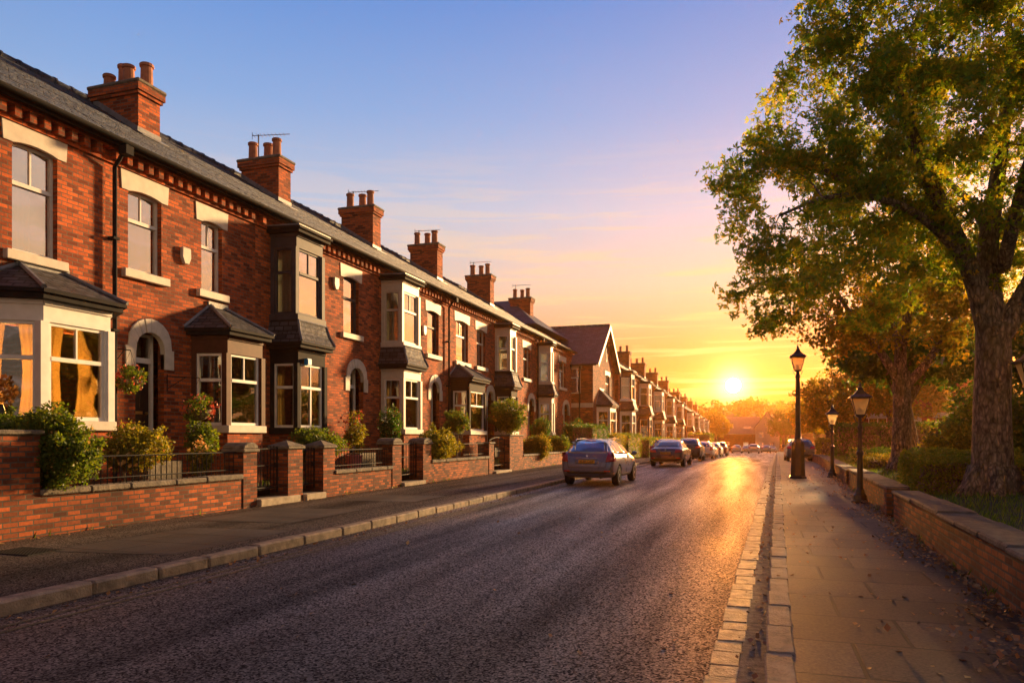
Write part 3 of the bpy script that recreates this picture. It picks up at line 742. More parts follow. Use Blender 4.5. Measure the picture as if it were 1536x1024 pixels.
def gable_house():
    fx,y0,y1=-10.5,HW[7],HW[7]+8.0; W_=y1-y0; ez,rz=6.75,9.7; D=9.0
    root=empty('gabled_house',(fx,y0,-.1),'brick house with a steep gable facing the street, joining two terraces','house','terraced houses on the left side of the street')
    yc=W_/2; holes=[(yc+.3,yc+1.9,4.55,6.2),(yc-.05+.9,yc+.35+.9,7.0,8.2)]
    m=MB()
    for (a,b,c,d) in [(0,W_,.2,ez)]:
        w=wall_holes([holes[0]],0,W_,.2,ez); m.v+=[]; m.add(w.v,w.f)
    m.quad((0,0,ez),(0,W_,ez),(0,yc,rz))
    m.quad((-D,0,.2),(0,0,.2),(0,0,ez),(-D,0,ez)); m.quad((0,W_,.2),(-D,W_,.2),(-D,W_,ez),(0,W_,ez)); m.quad((-D,W_,.2),(-D,0,.2),(-D,0,ez),(-D,W_,ez))
    m.build('wall',BRICKD,root)
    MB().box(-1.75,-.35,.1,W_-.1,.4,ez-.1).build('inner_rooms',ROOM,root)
    MB().box(-1.6,.02,-.02,0,3.65,3.95).build('string_course',STONE,root)
    r=MB(); ov=.3; dz=(rz-ez)/yc*ov
    for s_,ya in ((1,-ov),(-1,W_+ov)):
        a=[(.4,ya,ez-dz+.05),(.4,yc,rz+.05),(-D,yc,rz+.05),(-D,ya,ez-dz+.05)]
        r.prism(a if s_>0 else a[::-1],(0,0,-.07))
    ro=r.build('roof',SLATE,root)
    rl=MB(); x=.4
    while x>-D: rl.tube([(x,yc,rz+.06),(x-.42,yc,rz+.06)],.1,8); x-=.45
    rl.build('ridge_tiles',SLATE,ro)
    bg=MB()
    for s_,ya in ((1,-ov),(-1,W_+ov)):
        bg.prism([(.41,ya,ez-dz+.05),(.41,yc,rz+.05),(.41,yc,rz-.22),(.41,ya+s_*.1,ez-dz-.2)],(.05,0,0))
    bg.build('bargeboard',CREAM,ro)
    MB().box(-D,.3,-ov-.12,-ov,ez-dz-.08,ez-dz+.03).build('gutter',BLACK,root)
    f=sash(root,(-.1,yc+.3),(0,1),(1,0),1.6,4.55,6.2,WHITE,GLASS,0,'grid',curtain='full')
    MB().box(-.08,.1,yc+.2,yc+2.0,4.4,4.55).build('sill',STONE,f); MB().pyz(lintel(yc+1.1,1.6,6.2,6.5,.02),-.05,.02).build('lintel',STONE,f)
    v=MB(); v.pyz([(yc+.6+.25*math.cos(t*.393),7.7+.55*math.sin(t*.393)) for t in range(16)],-.05,.04); vo=v.build('gable_window',WHITE,root)
    MB().pyz([(yc+.6+.16*math.cos(t*.393),7.7+.44*math.sin(t*.393)) for t in range(16)],.041,.05).build('pane',GLASS,vo)
    bay(root,1.2,4.4,.5,.85,.2,1.7,3.45,3.75,WHITE,WHITE,BRICKD,'hip','top2','pair',roofh=1.1)
    MB().tube([(-.9,-.1,ez-.3),(-.9,-.1,.3)],.05,6).build('downpipe',BLACK,root)
    ff=sash(root,(-1.6,-.012),(1,0),(0,-1),.75,4.6,6.3,WHITE,GLASS,.05,'top1'); MB().box(-1.7,-.75,-.06,0,6.3,6.6).build('lintel',STONE,ff)
    # hipped wing rising behind
    w=MB(); cx,cy,b,zz=-6.5,-1.5,4.2,8.6
    P=[(cx-b,cy-b,zz),(cx+b,cy-b,zz),(cx+b,cy+b,zz),(cx-b,cy+b,zz)]; t0,t1=(cx-1.2,cy,10.9),(cx+1.2,cy,10.9)
    w.quad(P[0],P[1],t1,t0); w.quad(P[1],P[2],t1); w.quad(P[2],P[3],t0,t1); w.quad(P[3],P[0],t0); w.quad(*P[::-1]); w.build('roof',SLATE,root)
gable_house()

# the terrace beyond, stepping down the hill
FX2=-10.3
ys=[HW[7]+8.0]+[fy(p,FX2-2.2) for p in (963,977,994,1009)]; ys=[57.0,67.0,77.0,88.0,99.5,112.0]
ORD=['first','second','third','fourth','fifth','sixth','seventh','eighth','ninth']
def far_house(i,y0,y1,zo,pm,upm,detail=1,bw=2.6,label=None):
    w=y1-y0; yb=y0+.9
    house(label or f'{ORD[i]} hazy brick house past the gabled house, bays on both floors', FX2, y0, y1,
      [(y0+w*.52,.85,4.72,6.45,CREAM,'top1','full',.02,STONE),(y0+w*.78,.85,4.72,6.45,CREAM,'top1','full',.02,STONE)],[(y0+w*.55,1.0,3.3,.4)],
      [dict(y0=yb,y1=yb+bw,cant=.45,proj=.9,zs=1.7,zh=3.5,zt=3.8,pm=pm,fm=WHITE,roof='skirt',rh=.65,cur='pair',up=True,upm=upm,ufm=WHITE,ucur='full')],
      [dict(y0=y1-1.3,y1=y1-.4,x0=-4.2,x1=-2.2,zt=10.7,pots=P3,aerial=.6 if i%3==0 else 0)], zo=zo, bm=BRICKD if i%2 else BRICK, detail=detail, gable0=True, gable1=True, eave=7.0, ridge=9.7)
for i in range(5): far_house(i,ys[i],ys[i+1],gz((ys[i]+ys[i+1])/2)+.1,[WHITE,BROWNP,CREAM,WHITE,CREAM][i],[GREYP,CREAM,WHITE,CREAM,WHITE][i])
yy=[116.0,129.0,142.0,155.0,168.0]
LB=['sixth hazy brick house past the gabled house, first of the lower row downhill','second house of the lower row downhill, hazy brick with bays','third house of the lower row downhill, faded by haze','last small house of the lower row at the foot of the hill']
for i in range(4): far_house(5+i,yy[i],yy[i+1],gz((yy[i]+yy[i+1])/2)-.35,CREAM,WHITE,0,label=LB[i])

# ------------------------------------------------------------------ cars
def paint(name, col, rough=.28, metal=.35):
    m, nt, out = new_mat(name); g=N(nt); ob=g.n('TexCoord').outputs['Object']
    fl=g.n('TexNoise',Vector=ob,Scale=600.0,Detail=1.0).outputs[0]; dirt=g.n('TexNoise',Vector=ob,Scale=3.0,Detail=6.0).outputs[0]
    c=g.mix(.5,c4(col),g.ramp(fl,[(.35,(.7,.7,.7)),(.65,(1.3,1.3,1.3))]),'MULTIPLY')
    p=g.n('BsdfPrincipled',Base_Color=c,Roughness=g.math('MULTIPLY_ADD',dirt,.2,rough-.08),Metallic=metal); p.inputs['Coat Weight'].default_value=.6; p.inputs['Coat Roughness'].default_value=.09
    hook(nt,out,p.outputs[0]); return m
TYRE=simple('tyre_rubber',(.014,.014,.014),.85,.2); RIM=simple('alloy',(.45,.44,.43),.3,.1,metal=.9); TRIM=simple('black_trim',(.015,.015,.016),.5,.2)
CHROME=simple('chrome',(.7,.7,.7),.12,.05,metal=1.0)
CARGL=glass('car_glass',tint=(.25,.28,.28),base=.28)
REDL=simple('red_lens',(.42,.012,.012),.15,.15,coat=1.0); AMBER=simple('amber_lens',(.6,.25,.04),.2,.1); PLATE=simple('yellow_plate',(.62,.36,.02),.45,.05); INK=simple('plate_ink',(.01,.01,.012),.5,.1); CLEARL=simple('clear_lens',(.6,.6,.6),.1,.1)
WHITEPL=simple('white_plate',(.7,.7,.66),.45,.05)
def interp(tab,y,k):
    for i in range(len(tab)-1):
        a,b=tab[i],tab[i+1]
        if a[0]<=y<=b[0]:
            t=(y-a[0])/(b[0]-a[0]+1e-9); return a[k]*(1-t)+b[k]*t
    return tab[0][k] if y<tab[0][0] else tab[-1][k]
# y, bottom, belt, top, half width, half width of the top
HATCH=[(-2.14,.44,.62,.68,.72,.60),(-2.11,.36,.76,.84,.79,.66),(-2.05,.30,.90,.98,.835,.66),(-1.98,.27,.95,1.04,.855,.66),(-1.84,.25,.96,1.22,.87,.60),(-1.68,.24,.96,1.40,.878,.565),(-1.52,.23,.955,1.455,.882,.52),(-1.0,.21,.945,1.50,.885,.51),(-.4,.2,.93,1.505,.885,.51),(.1,.2,.92,1.475,.885,.515),(.5,.2,.91,1.37,.885,.58),(.9,.2,.90,1.14,.88,.62),(1.12,.2,.88,.99,.875,.72),(1.5,.22,.84,.92,.865,.74),(1.85,.26,.74,.82,.83,.70),(2.04,.32,.62,.70,.77,.62),(2.14,.40,.50,.56,.66,.5)]
SEDAN=[(-2.28,.44,.66,.72,.70,.58),(-2.25,.36,.80,.88,.78,.64),(-2.18,.30,.89,.965,.83,.68),(-2.0,.26,.92,.99,.86,.70),(-1.72,.24,.925,1.0,.87,.70),(-1.55,.23,.925,1.04,.875,.66),(-1.25,.22,.92,1.22,.88,.61),(-.95,.21,.92,1.365,.88,.57),(-.6,.2,.915,1.42,.88,.56),(-.1,.2,.91,1.435,.88,.56),(.3,.2,.90,1.37,.88,.56),(.7,.2,.89,1.16,.875,.60),(1.0,.2,.87,.97,.87,.71),(1.5,.22,.82,.90,.86,.73),(1.95,.26,.72,.80,.82,.68),(2.16,.32,.60,.68,.75,.6),(2.25,.40,.50,.55,.65,.5)]
SUV=[(-2.18,.50,.74,.82,.74,.62),(-2.15,.42,.90,.98,.82,.68),(-2.09,.36,1.02,1.10,.86,.68),(-2.02,.32,1.07,1.18,.88,.67),(-1.90,.3,1.08,1.36,.89,.65),(-1.76,.29,1.08,1.52,.9,.63),(-1.58,.28,1.075,1.585,.905,.625),(-1.0,.27,1.06,1.63,.91,.625),(-.4,.26,1.05,1.64,.91,.625),(.1,.26,1.04,1.61,.91,.62),(.5,.26,1.03,1.49,.91,.62),(.9,.26,1.02,1.24,.905,.66),(1.12,.26,1.0,1.10,.9,.74),(1.5,.28,.96,1.04,.89,.76),(1.88,.32,.86,.94,.85,.72),(2.08,.38,.72,.80,.79,.64),(2.18,.46,.58,.64,.68,.52)]
def car(name_label, cat, loc, rz, kind, pm, group=None, plate='', detail=2, rails=False, white_plate=False):
    tab={'hatch':HATCH,'sedan':SEDAN,'suv':SUV}[kind]; wr={'hatch':.315,'sedan':.31,'suv':.36}[kind]; wy=(-1.28,1.30) if kind!='sedan' else (-1.33,1.33)
    root=empty('parked_car',loc,name_label,cat,group,rz)
    vs=[];fs=[];half=9
    for (y,zb,zl,zt,w,wt) in tab:
        zl=min(zl,zt-.05); zm=min(.58+(.08 if kind=='suv' else 0),zl-.06)
        if zm<zb+.14: zm=(zb+.1+zl)/2
        hp=[(0,zb),(w*.78,zb),(w*.955,zb+.09),(w,zm),(w*.985,zl-.07),(w*.935,zl),(wt+.055*(zt>zl+.2),zl+(zt-zl)*.80),(wt*.74,zt-.012),(0,zt)]
        ring=[(x,z) for x,z in hp]+[(-x,z) for x,z in hp[-2:0:-1]]
        vs+= [(x,y,z) for x,z in ring]
    n=len(ring)
    for i in range(len(tab)-1):
        for k in range(n):
            k2=(k+1)%n; fs.append((i*n+k,i*n+k2,(i+1)*n+k2,(i+1)*n+k))
    fs.append(tuple(range(n))[::-1] if False else tuple(range(n-1,-1,-1))); fs.append(tuple((len(tab)-1)*n+k for k in range(n)))
    me=bpy.data.meshes.new('body'); me.from_pydata(vs,[],fs)
    bm=bmesh.new(); bm.from_mesh(me); bmesh.ops.recalc_face_normals(bm,faces=bm.faces); bm.to_mesh(me); bm.free()
    me.polygons.foreach_set('use_smooth',[True]*len(me.polygons))
    me.materials.append(pm); me.materials.append(TRIM)
    o=bpy.data.objects.new('body',me); COL.objects.link(o)
    s=o.modifiers.new('s','SUBSURF'); s.levels=2; s.render_levels=2
    cut=MB()
    for yy_ in wy:
        for sx in (1,-1):
            k=22; P=[(sx*.60,yy_+(wr+.055)*math.cos(2*math.pi*i/k),wr+(wr+.055)*math.sin(2*math.pi*i/k)) for i in range(k)]
            cut.prism(P,(sx*.6,0,0))
    co=cut.build('cut',TRIM); co.data.materials.clear(); co.data.materials.append(pm); co.data.materials.append(TRIM); co.data.polygons.foreach_set('material_index',[1]*len(co.data.polygons))
    b=o.modifiers.new('b','BOOLEAN'); b.operation='DIFFERENCE'; b.object=co; b.solver='EXACT'
    dg=bpy.context.evaluated_depsgraph_get(); dg.update(); nm=bpy.data.meshes.new_from_object(o.evaluated_get(dg)); o.modifiers.clear(); o.data=nm
    bpy.data.objects.remove(co); o.parent=root
    bv=BVHTree.FromPolygons([v.co[:] for v in nm.vertices],[p.vertices[:] for p in nm.polygons])
    def patch(nm_,mat,c,axis,sgn,off=.004,nu=8,nv=5,parent=root,thick=.004):
        """a skin following the body: c = 4 corners in the plane across the axis"""
        v=[];f=[]
        for layer in (off,-thick):
            for i in range(nu+1):
                for j in range(nv+1):
                    a,b_=i/nu,j/nv; p=[(c[0][k]*(1-a)+c[1][k]*a)*(1-b_)+(c[3][k]*(1-a)+c[2][k]*a)*b_ for k in (0,1)]
                    if axis=='x': og,d=Vector((sgn*3,p[0],p[1])),Vector((-sgn,0,0))
                    elif axis=='y': og,d=Vector((p[0],sgn*4,p[1])),Vector((0,-sgn,0))
                    h,nn,_,_=bv.ray_cast(og,d)
                    if h is None: h=og+d*(2.2 if axis=='x' else 2.0); nn=-d
                    if nn.dot(d)>0: nn=-nn
                    v.append(tuple(h+nn*layer))
        m_=(nu+1)*(nv+1); I=lambda i,j:i*(nv+1)+j
        for i in range(nu):
            for j in range(nv):
                q=(I(i,j),I(i+1,j),I(i+1,j+1),I(i,j+1)); f.append(q); f.append(tuple(k+m_ for k in q[::-1]))
        ed=[(I(i,0),I(i+1,0)) for i in range(nu)]+[(I(nu,j),I(nu,j+1)) for j in range(nv)]+[(I(i+1,nv),I(i,nv)) for i in range(nu-1,-1,-1)]+[(I(0,j+1),I(0,j)) for j in range(nv-1,-1,-1)]
        for a,b_ in ed: f.append((a,b_,b_+m_,a+m_))
        me_=bpy.data.meshes.new(nm_); me_.from_pydata(v,[],f); b2=bmesh.new(); b2.from_mesh(me_); bmesh.ops.recalc_face_normals(b2,faces=b2.faces); b2.to_mesh(me_); b2.free()
        me_.polygons.foreach_set('use_smooth',[True]*len(me_.polygons)); me_.materials.append(mat)
        ob=bpy.data.objects.new(nm_,me_); COL.objects.link(ob); ob.parent=parent; return ob
    dz={'hatch':0,'sedan':-.03,'suv':.13}[kind]; zt_=max(t[3] for t in tab)
    if kind=='sedan': win=[[(-.12,.97),(.62,.96),(.22,1.33),(-.12,1.36)],[(-1.15,1.0),(-.2,.98),(-.2,1.36),(-.78,1.31)]]; rw=[(-.60,1.04),(.60,1.04),(.48,1.33),(-.48,1.33)]
    elif kind=='suv': win=[[(-.12,1.10),(.78,1.09),(.40,1.50),(-.12,1.55)],[(-1.12,1.12),(-.2,1.10),(-.2,1.55),(-1.08,1.53)],[(-1.72,1.15),(-1.2,1.12),(-1.16,1.51),(-1.52,1.46)]]; rw=[(-.64,1.19),(.64,1.19),(.55,1.48),(-.55,1.48)]
    else: win=[[(-.12,.98),(.80,.97),(.42,1.32),(-.12,1.40)],[(-1.12,1.0),(-.2,.98),(-.2,1.40),(-1.05,1.38)],[(-1.66,1.04),(-1.2,1.0),(-1.13,1.36),(-1.42,1.31)]]; rw=[(-.66,1.035),(.66,1.035),(.53,1.395),(-.53,1.395)]
    for sg in (1,-1):
        for w_ in win: patch('window',CARGL,w_,'x',sg)
        if detail>1:
            patch('sill_trim',TRIM,[(-.92,.27+dz*.6),(.94,.27+dz*.6),(.94,.34+dz*.6),(-.92,.34+dz*.6)],'x',sg)
            for yy_ in (-.62,.22): patch('door_handle',pm,[(yy_-.1,.855+dz),(yy_+.08,.86+dz),(yy_+.08,.89+dz),(yy_-.1,.885+dz)],'x',sg,off=.028,nu=3,nv=2)
            for yy_ in (-1.02,-.16,.80): patch('door_seam',TRIM,[(yy_,.36),(yy_+.008,.36),(yy_+.008,.9+dz),(yy_,.9+dz)],'x',sg,off=.0015,nu=1,nv=6)
    rg=patch('rear_window',CARGL,rw,'y',-1,nu=12)
    fw={'hatch':[(-.62,1.02),(.62,1.02),(.52,1.38),(-.52,1.38)],'sedan':[(-.62,1.0),(.62,1.0),(.5,1.34),(-.5,1.34)],'suv':[(-.66,1.15),(.66,1.15),(.55,1.53),(-.55,1.53)]}[kind]
    patch('windscreen',CARGL,fw,'y',1,nu=12)
    tl={'hatch':[(.60,.76),(.86,.78),(.83,1.06),(.665,1.07)],'sedan':[(.46,.74),(.80,.76),(.81,.90),(.52,.90)],'suv':[(.52,.92),(.85,.93),(.85,1.10),(.60,1.10)]}[kind]
    for sg in (1,-1):
        patch('tail_light',REDL,[(x*sg,z) for x,z in tl],'y',-1,off=.012)
        ys_=[(-2.02,.80+dz),(-1.74,.90+dz),(-1.80,1.0+dz),(-1.99,1.0+dz)] if kind!='sedan' else [(-2.18,.78),(-1.95,.84),(-1.98,.90),(-2.15,.90)]
        patch('tail_light',REDL,ys_,'x',sg,off=.012,nu=4,nv=4)
        patch('headlight',CLEARL,[(.42*sg,.60+dz*.8),(.70*sg,.62+dz*.8),(.68*sg,.74+dz*.8),(.5*sg,.72+dz*.8)],'y',1,off=.01,nu=4,nv=3)
        if detail>1:
            patch('reflector',REDL,[(.55*sg,.46+dz*.5),(.74*sg,.46+dz*.5),(.74*sg,.50+dz*.5),(.55*sg,.50+dz*.5)],'y',-1,off=.006,nu=3,nv=2)
    zp={'hatch':.775,'sedan':.72,'suv':.80}[kind]
    pl=patch('number_plate',WHITEPL if white_plate else PLATE,[(-.26,zp-.055),(.26,zp-.055),(.26,zp+.055),(-.26,zp+.055)],'y',-1,off=.014,nu=4,nv=2)
    patch('bumper_insert',TRIM,[(-.62,.40+dz*.6),(.62,.40+dz*.6),(.66,.475+dz*.6),(-.66,.475+dz*.6)],'y',-1,off=.006,nu=10,nv=2)
    if detail>1:
        if kind=='hatch':
            patch('boot_seam',TRIM,[(-.60,.585),(.60,.585),(.60,.597),(-.60,.597)],'y',-1,off=.002,nu=10,nv=1)
            for sg in (1,-1): patch('boot_seam',TRIM,[(.585*sg,.59),(.60*sg,.59),(.64*sg,.78),(.625*sg,.78)],'y',-1,off=.002,nu=2,nv=5)
            bl=patch('brake_light',REDL,[(-.17,1.415),(.17,1.415),(.16,1.44),(-.16,1.44)],'y',-1,off=.01,nu=4,nv=1)
            patch('plate_recess',pm,[(-.36,.695),(.36,.695),(.40,.85),(-.40,.85)],'y',-1,off=.004,nu=8,nv=3)
        patch('boot_strip',CHROME,[(-.33,zp+.085),(.33,zp+.085),(.34,zp+.108),(-.34,zp+.108)],'y',-1,off=.014,nu=8,nv=1)
        bd=MB(); bd.lathe([(.036,-.004),(.038,.006),(.028,.012)],(0,0,0),14); h,_,_,_=bv.ray_cast(Vector((0,-4,zp+.17)),Vector((0,1,0)))
        bo=bd.build('badge',CHROME,root); bo.rotation_euler=(R(80),0,0); bo.location=h or (0,-2.1,zp+.17)
    if plate:
        cu=bpy.data.curves.new('lettering','FONT'); cu.body=plate; cu.size=.105; cu.align_x='CENTER'; cu.align_y='CENTER'; cu.extrude=.002
        to=bpy.data.objects.new('t',cu); COL.objects.link(to); dg=bpy.context.evaluated_depsgraph_get(); dg.update(); tm=bpy.data.meshes.new_from_object(to.evaluated_get(dg)); bpy.data.objects.remove(to)
        xs=[v.co.x for v in tm.vertices]; kx=.46/(max(xs)-min(xs))
        for v in tm.vertices: v.co.x*=kx
        tm.materials.clear(); tm.materials.append(INK); t=bpy.data.objects.new('lettering',tm); COL.objects.link(t); t.parent=pl
        h,nn,_,_=bv.ray_cast(Vector((0,-4,zp)),Vector((0,1,0))); t.location=(0,h.y-.024,zp); t.rotation_euler=(R(90)-math.atan2(abs(nn.z),abs(nn.y))*(1 if nn.z>0 else -1),0,0)
    for sg in (1,-1):
        for yy_ in wy:
            r=wr; w=MB(); w.lathe([(r*.62,-.1),(r*.93,-.105),(r,-.075),(r*1.002,0),(r,.075),(r*.93,.105),(r*.62,.1)],(0,0,0),24)
            wo=w.build('wheel',TYRE,root,smooth=False); wo.rotation_euler=(0,R(90)*sg,0); wo.location=(sg*.775,yy_,r)
            q=MB(); q.lathe([(r*.66,.055),(r*.66,.10),(r*.61,.102),(r*.57,.06),(.0001,.055)],(0,0,0),24)
            for k in range(7):
                a=2*math.pi*k/7; c,s_=math.cos(a),math.sin(a); e=(-s_*.03,c*.03)
                q.prism([(c*.03+e[0],s_*.03+e[1],.062),(c*r*.62+e[0]*.7,s_*r*.62+e[1]*.7,.062),(c*r*.62-e[0]*.7,s_*r*.62-e[1]*.7,.062),(c*.03-e[0],s_*.03-e[1],.062)],(0,0,.035))
            q.lathe([(.05,.06),(.05,.105),(.03,.11)],(0,0,0),10); ri=q.build('rim',RIM,wo)
        mr=MB(); zz=1.0+dz; mr.lathe([(.03,-.09),(.075,-.06),(.085,.0),(.075,.06),(.03,.09)],(0,0,0),10); mo=mr.build('mirror',pm,root,smooth=True); mo.rotation_euler=(0,R(90),0); mo.location=(sg*.985,.72,zz); mo.scale=(.8,.7,1)
        MB().box(sg*.84,sg*.95,.70,.76,zz-.06,zz-.02).build('mirror_arm',TRIM,root)
        if rails:
            rr=MB(); z0=zt_-.06; rr.tube([(sg*.53,-1.45,z0-.02),(sg*.53,-1.35,z0+.03),(sg*.535,-.4,z0+.055),(sg*.53,.2,z0+.02),(sg*.525,.3,z0-.04)],.013,6); rr.build('roof_rail',CHROME,root)
    it=MB()
    for sx in (-.36,.36):
        it.box(sx-.24,sx+.24,-1.0,-.85,.6,1.12+dz); it.box(sx-.23,sx+.23,.0,.14,.6,1.15+dz); it.box(sx-.12,sx+.12,.02,.1,1.15+dz,1.32+dz*.9)
    ex=MB().tube([(.45,-2.16,.27+dz*.3),(.45,-1.9,.27+dz*.3)],.03,8).build('exhaust',TRIM,root)
    return root

CG='cars parked along the left kerb'
car('grey-blue hatchback with roof rails, nearest of the cars parked at the kerb','car',(-5.02,24.75,gz(24)),R(-1.5),'hatch',paint('blue_grey_paint',(.125,.15,.25)),CG,'YL8P OBY',2,True)
car('dark purple saloon with a yellow plate, parked ahead of the hatchback','car',(-4.38,40.6,gz(40)),R(-2),'sedan',paint('purple_paint',(.05,.025,.055)),CG,'LK07 OBD',2)
car('dark people carrier with a pale plate, parked third behind the purple saloon','car',(-4.45,53.2,gz(53)),R(-1),'suv',paint('plum_paint',(.06,.035,.045)),CG,'',1,white_plate=True)
pw=paint('white_car_paint',(.62,.60,.57),.25,0); ps=paint('silver_car_paint',(.38,.37,.36)); pr=paint('red_car_paint',(.25,.03,.025),.25,.1); pd=paint('dark_car_paint',(.03,.03,.035)); pb=paint('bronze_paint',(.30,.20,.10))
car('small dark red car between the purple saloon and the dark people carrier','car',(-5.25,46.6,gz(46)),R(-1),'hatch',pr,CG,'',1)
for i,(y,x,k,pm,l) in enumerate([(63,-4.15,'hatch',pw,'white hatchback parked ahead of the dark people carrier'),(70,-4.35,'sedan',pb,'bronze saloon parked between two pale hatchbacks far along the kerb'),(77.5,-4.15,'hatch',ps,'silver hatchback parked past the bronze saloon'),(86,-3.95,'suv',pr,'dark red tall car at the end of the kerbside line')]):
    car(l,'car',(x,y,gz(y)),R(-1),k,pm,CG,'',1)
FG='cars at the far end of the road'
for x,y,k,pm,l in [(-3.3,135,'hatch',pw,'white far car left of the others at the road end'),(-1.75,143,'sedan',ps,'silver far saloon in the middle of the road end group'),(-.45,128,'suv',pw,'white tall far car standing centrally at the road end'),(1.7,150,'hatch',ps,'pale far car on the right side of the road end'),(2.9,158,'sedan',pw,'white far saloon by the right kerb at the road end')]:
    car(l,'car',(x,y,gz(y)),0,k,pm,FG,'',1)
car('grey estate car with red tail lights parked half on the right pavement','car',(2.75,54.2,gz(54)),R(1),'suv',paint('grey_estate_paint',(.16,.155,.16)),None,'',1)

# ------------------------------------------------------------------ ground, road, pavements
kx=lambda y: -.07+.0255*y
wx=lambda y: 1.83+.032*y
def strip(name, xa, xb, ya, yb, step, mat, z=0.0, thick=0, za=None, zb=None, kind='structure'):
    n=max(1,int((yb-ya)/step)); vs=[]; fs=[]
    f=lambda q,y: q(y) if callable(q) else q
    for i in range(n+1):
        y=ya+(yb-ya)*i/n; vs += [(f(xa,y),y,gz(y)+(z if za is None else za)),(f(xb,y),y,gz(y)+(z if zb is None else zb))]
    for i in range(n): fs.append((2*i,2*i+1,2*i+3,2*i+2))
    m=MB(); m.add(vs,fs); o=m.build(name,mat); tag(o,kind=kind)
    if thick:
        s=o.modifiers.new('t','SOLIDIFY'); s.thickness=thick; s.offset=-1
    return o
def terrain():
    ys_=list(range(-40,200,8))+list(range(200,441,12)); xs=[-210+14*i for i in range(31)]; vs=[];fs=[]
    for y in ys_:
        for x in xs:
            z=gz(y)-.3
            if y>190:
                t=min(1,(y-190)/170.); hh=14*(.5-.5*math.cos(math.pi*t))*(1.0+.22*math.sin(x*.035+.6)+.10*math.sin(x*.09+2)) + 3*math.sin(y*.05+x*.03)*t
                z+=hh*(1.0 if x>-60 else .9)
            vs.append((x,y,z))
    nx=len(xs)
    for j in range(len(ys_)-1):
        for i in range(nx-1): fs.append((j*nx+i,j*nx+i+1,(j+1)*nx+i+1,(j+1)*nx+i))
    m=MB(); m.add(vs,fs); o=m.build('terrain',LAWN,smooth=True); tag(o,kind='structure'); return o,xs,ys_,vs
TER,txs,tys,tvs=terrain()
def tz(x,y):
    best=min(range(len(tys)),key=lambda j:abs(tys[j]-y)); i=min(range(len(txs)),key=lambda k:abs(txs[k]-x)); return tvs[best*len(txs)+i][2]
strip('road',-6.2,lambda y:kx(y)+.02,-30,196,4,ASPH)
strip('pavement',-9.85,-6.36,-30,196,4,PAVL,.112)
strip('pavement',lambda y:kx(y)+.17,lambda y:wx(y)+.1,-30,196,4,SLABR,.082)
# patches of stone flags let into the left pavement
for (xa,xb,ya,yb) in [(-8.5,-6.75,6.9,9.4),(-9.3,-7.4,10.2,12.6),(-8.9,-7.2,14.5,16.2)]:
    m=MB(); m.quad((xa,ya,.116),(xb,ya+.25,.116),(xb,yb+.25,.116),(xa,yb,.116)); tag(m.build('paving',SLABL),kind='structure')
def kerb(side):
    m=MB(); y=-20.0; rnd=random.Random(3)
    while y<190:
        L=rnd.uniform(.75,1.05) if side<0 else rnd.uniform(.5,.95)
        j=rnd.uniform(-.012,.012); dz=rnd.uniform(-.008,.008); z=gz(y)
        if side<0: m.box(-6.38+j,-6.18+j,y,y+L-.018,z-.2,z+.125+dz)
        else:
            x=kx(y); m.box(x+j,x+.185+j,y,y+L-.014,z-.2,z+.088+dz)
        y+=L
    o=m.build('kerb',KERB,bevel=.022 if side<0 else .012); tag(o,kind='structure')
kerb(-1); kerb(1)
m=MB(); y=-12.0; rnd=random.Random(5)
while y<150:
    L=rnd.uniform(.2,.48); x=kx(y)-.36; j=rnd.uniform(-.012,.012); z=gz(y); m.box(x+j,x+.20+j+rnd.uniform(-.01,.01),y,y+L-.016,z-.1,z+.012+rnd.uniform(-.003,.006)); y+=L
tag(m.build('road_edge_setts',SETT,bevel=.005),kind='structure')
GUT=simple('gutter_tarmac',(.17,.13,.09),.8,.5,16,.006,70,spec=.3)
strip('gutter_channel',lambda y:kx(y)-.175,lambda y:kx(y)+.015,-12,150,4,GUT,.010)
for x in (-5.86,-5.70): strip('yellow_line',x,x+.055,-10,120,4,YELLOW,.005)
strip('front_garden',-12.2,-9.98,-8,160,4,SOIL,.42)
strip('lawn',lambda y:wx(y)+.35,lambda y:wx(y)+8,-20,160,4,LAWN,za=.47,zb=1.1)
strip('lawn',lambda y:wx(y)+8,lambda y:wx(y)+70,-20,170,6,LAWN,za=1.1,zb=1.6)

m=MB(); rnd=random.Random(9); px_,py_=-3.6,10.9
while px_<-.45:
    nx_,ny_=px_+rnd.uniform(.12,.25),py_-rnd.uniform(.02,.11)+rnd.uniform(-.03,.03); m.quad((px_,py_-.014,.004),(nx_,ny_-.014,.004),(nx_,ny_+.014,.004),(px_,py_+.014,.004)); px_,py_=nx_,ny_
tag(m.build('road_joint',simple('tar',(.012,.012,.012),.5,.2)),kind='structure')
# inspection cover in the left pavement
m=MB(); m.box(-9.05,-8.35,6.55,7.05,.09,.122)
for i in range(13):
    for j in range(9): m.box(-9.02+i*.052,-8.99+i*.052,6.57+j*.053,6.595+j*.053,.1215,.1275)
mc=m.build('inspection_cover',IRON); tag(mc,'dark ribbed iron inspection cover let into the left pavement','drain cover')

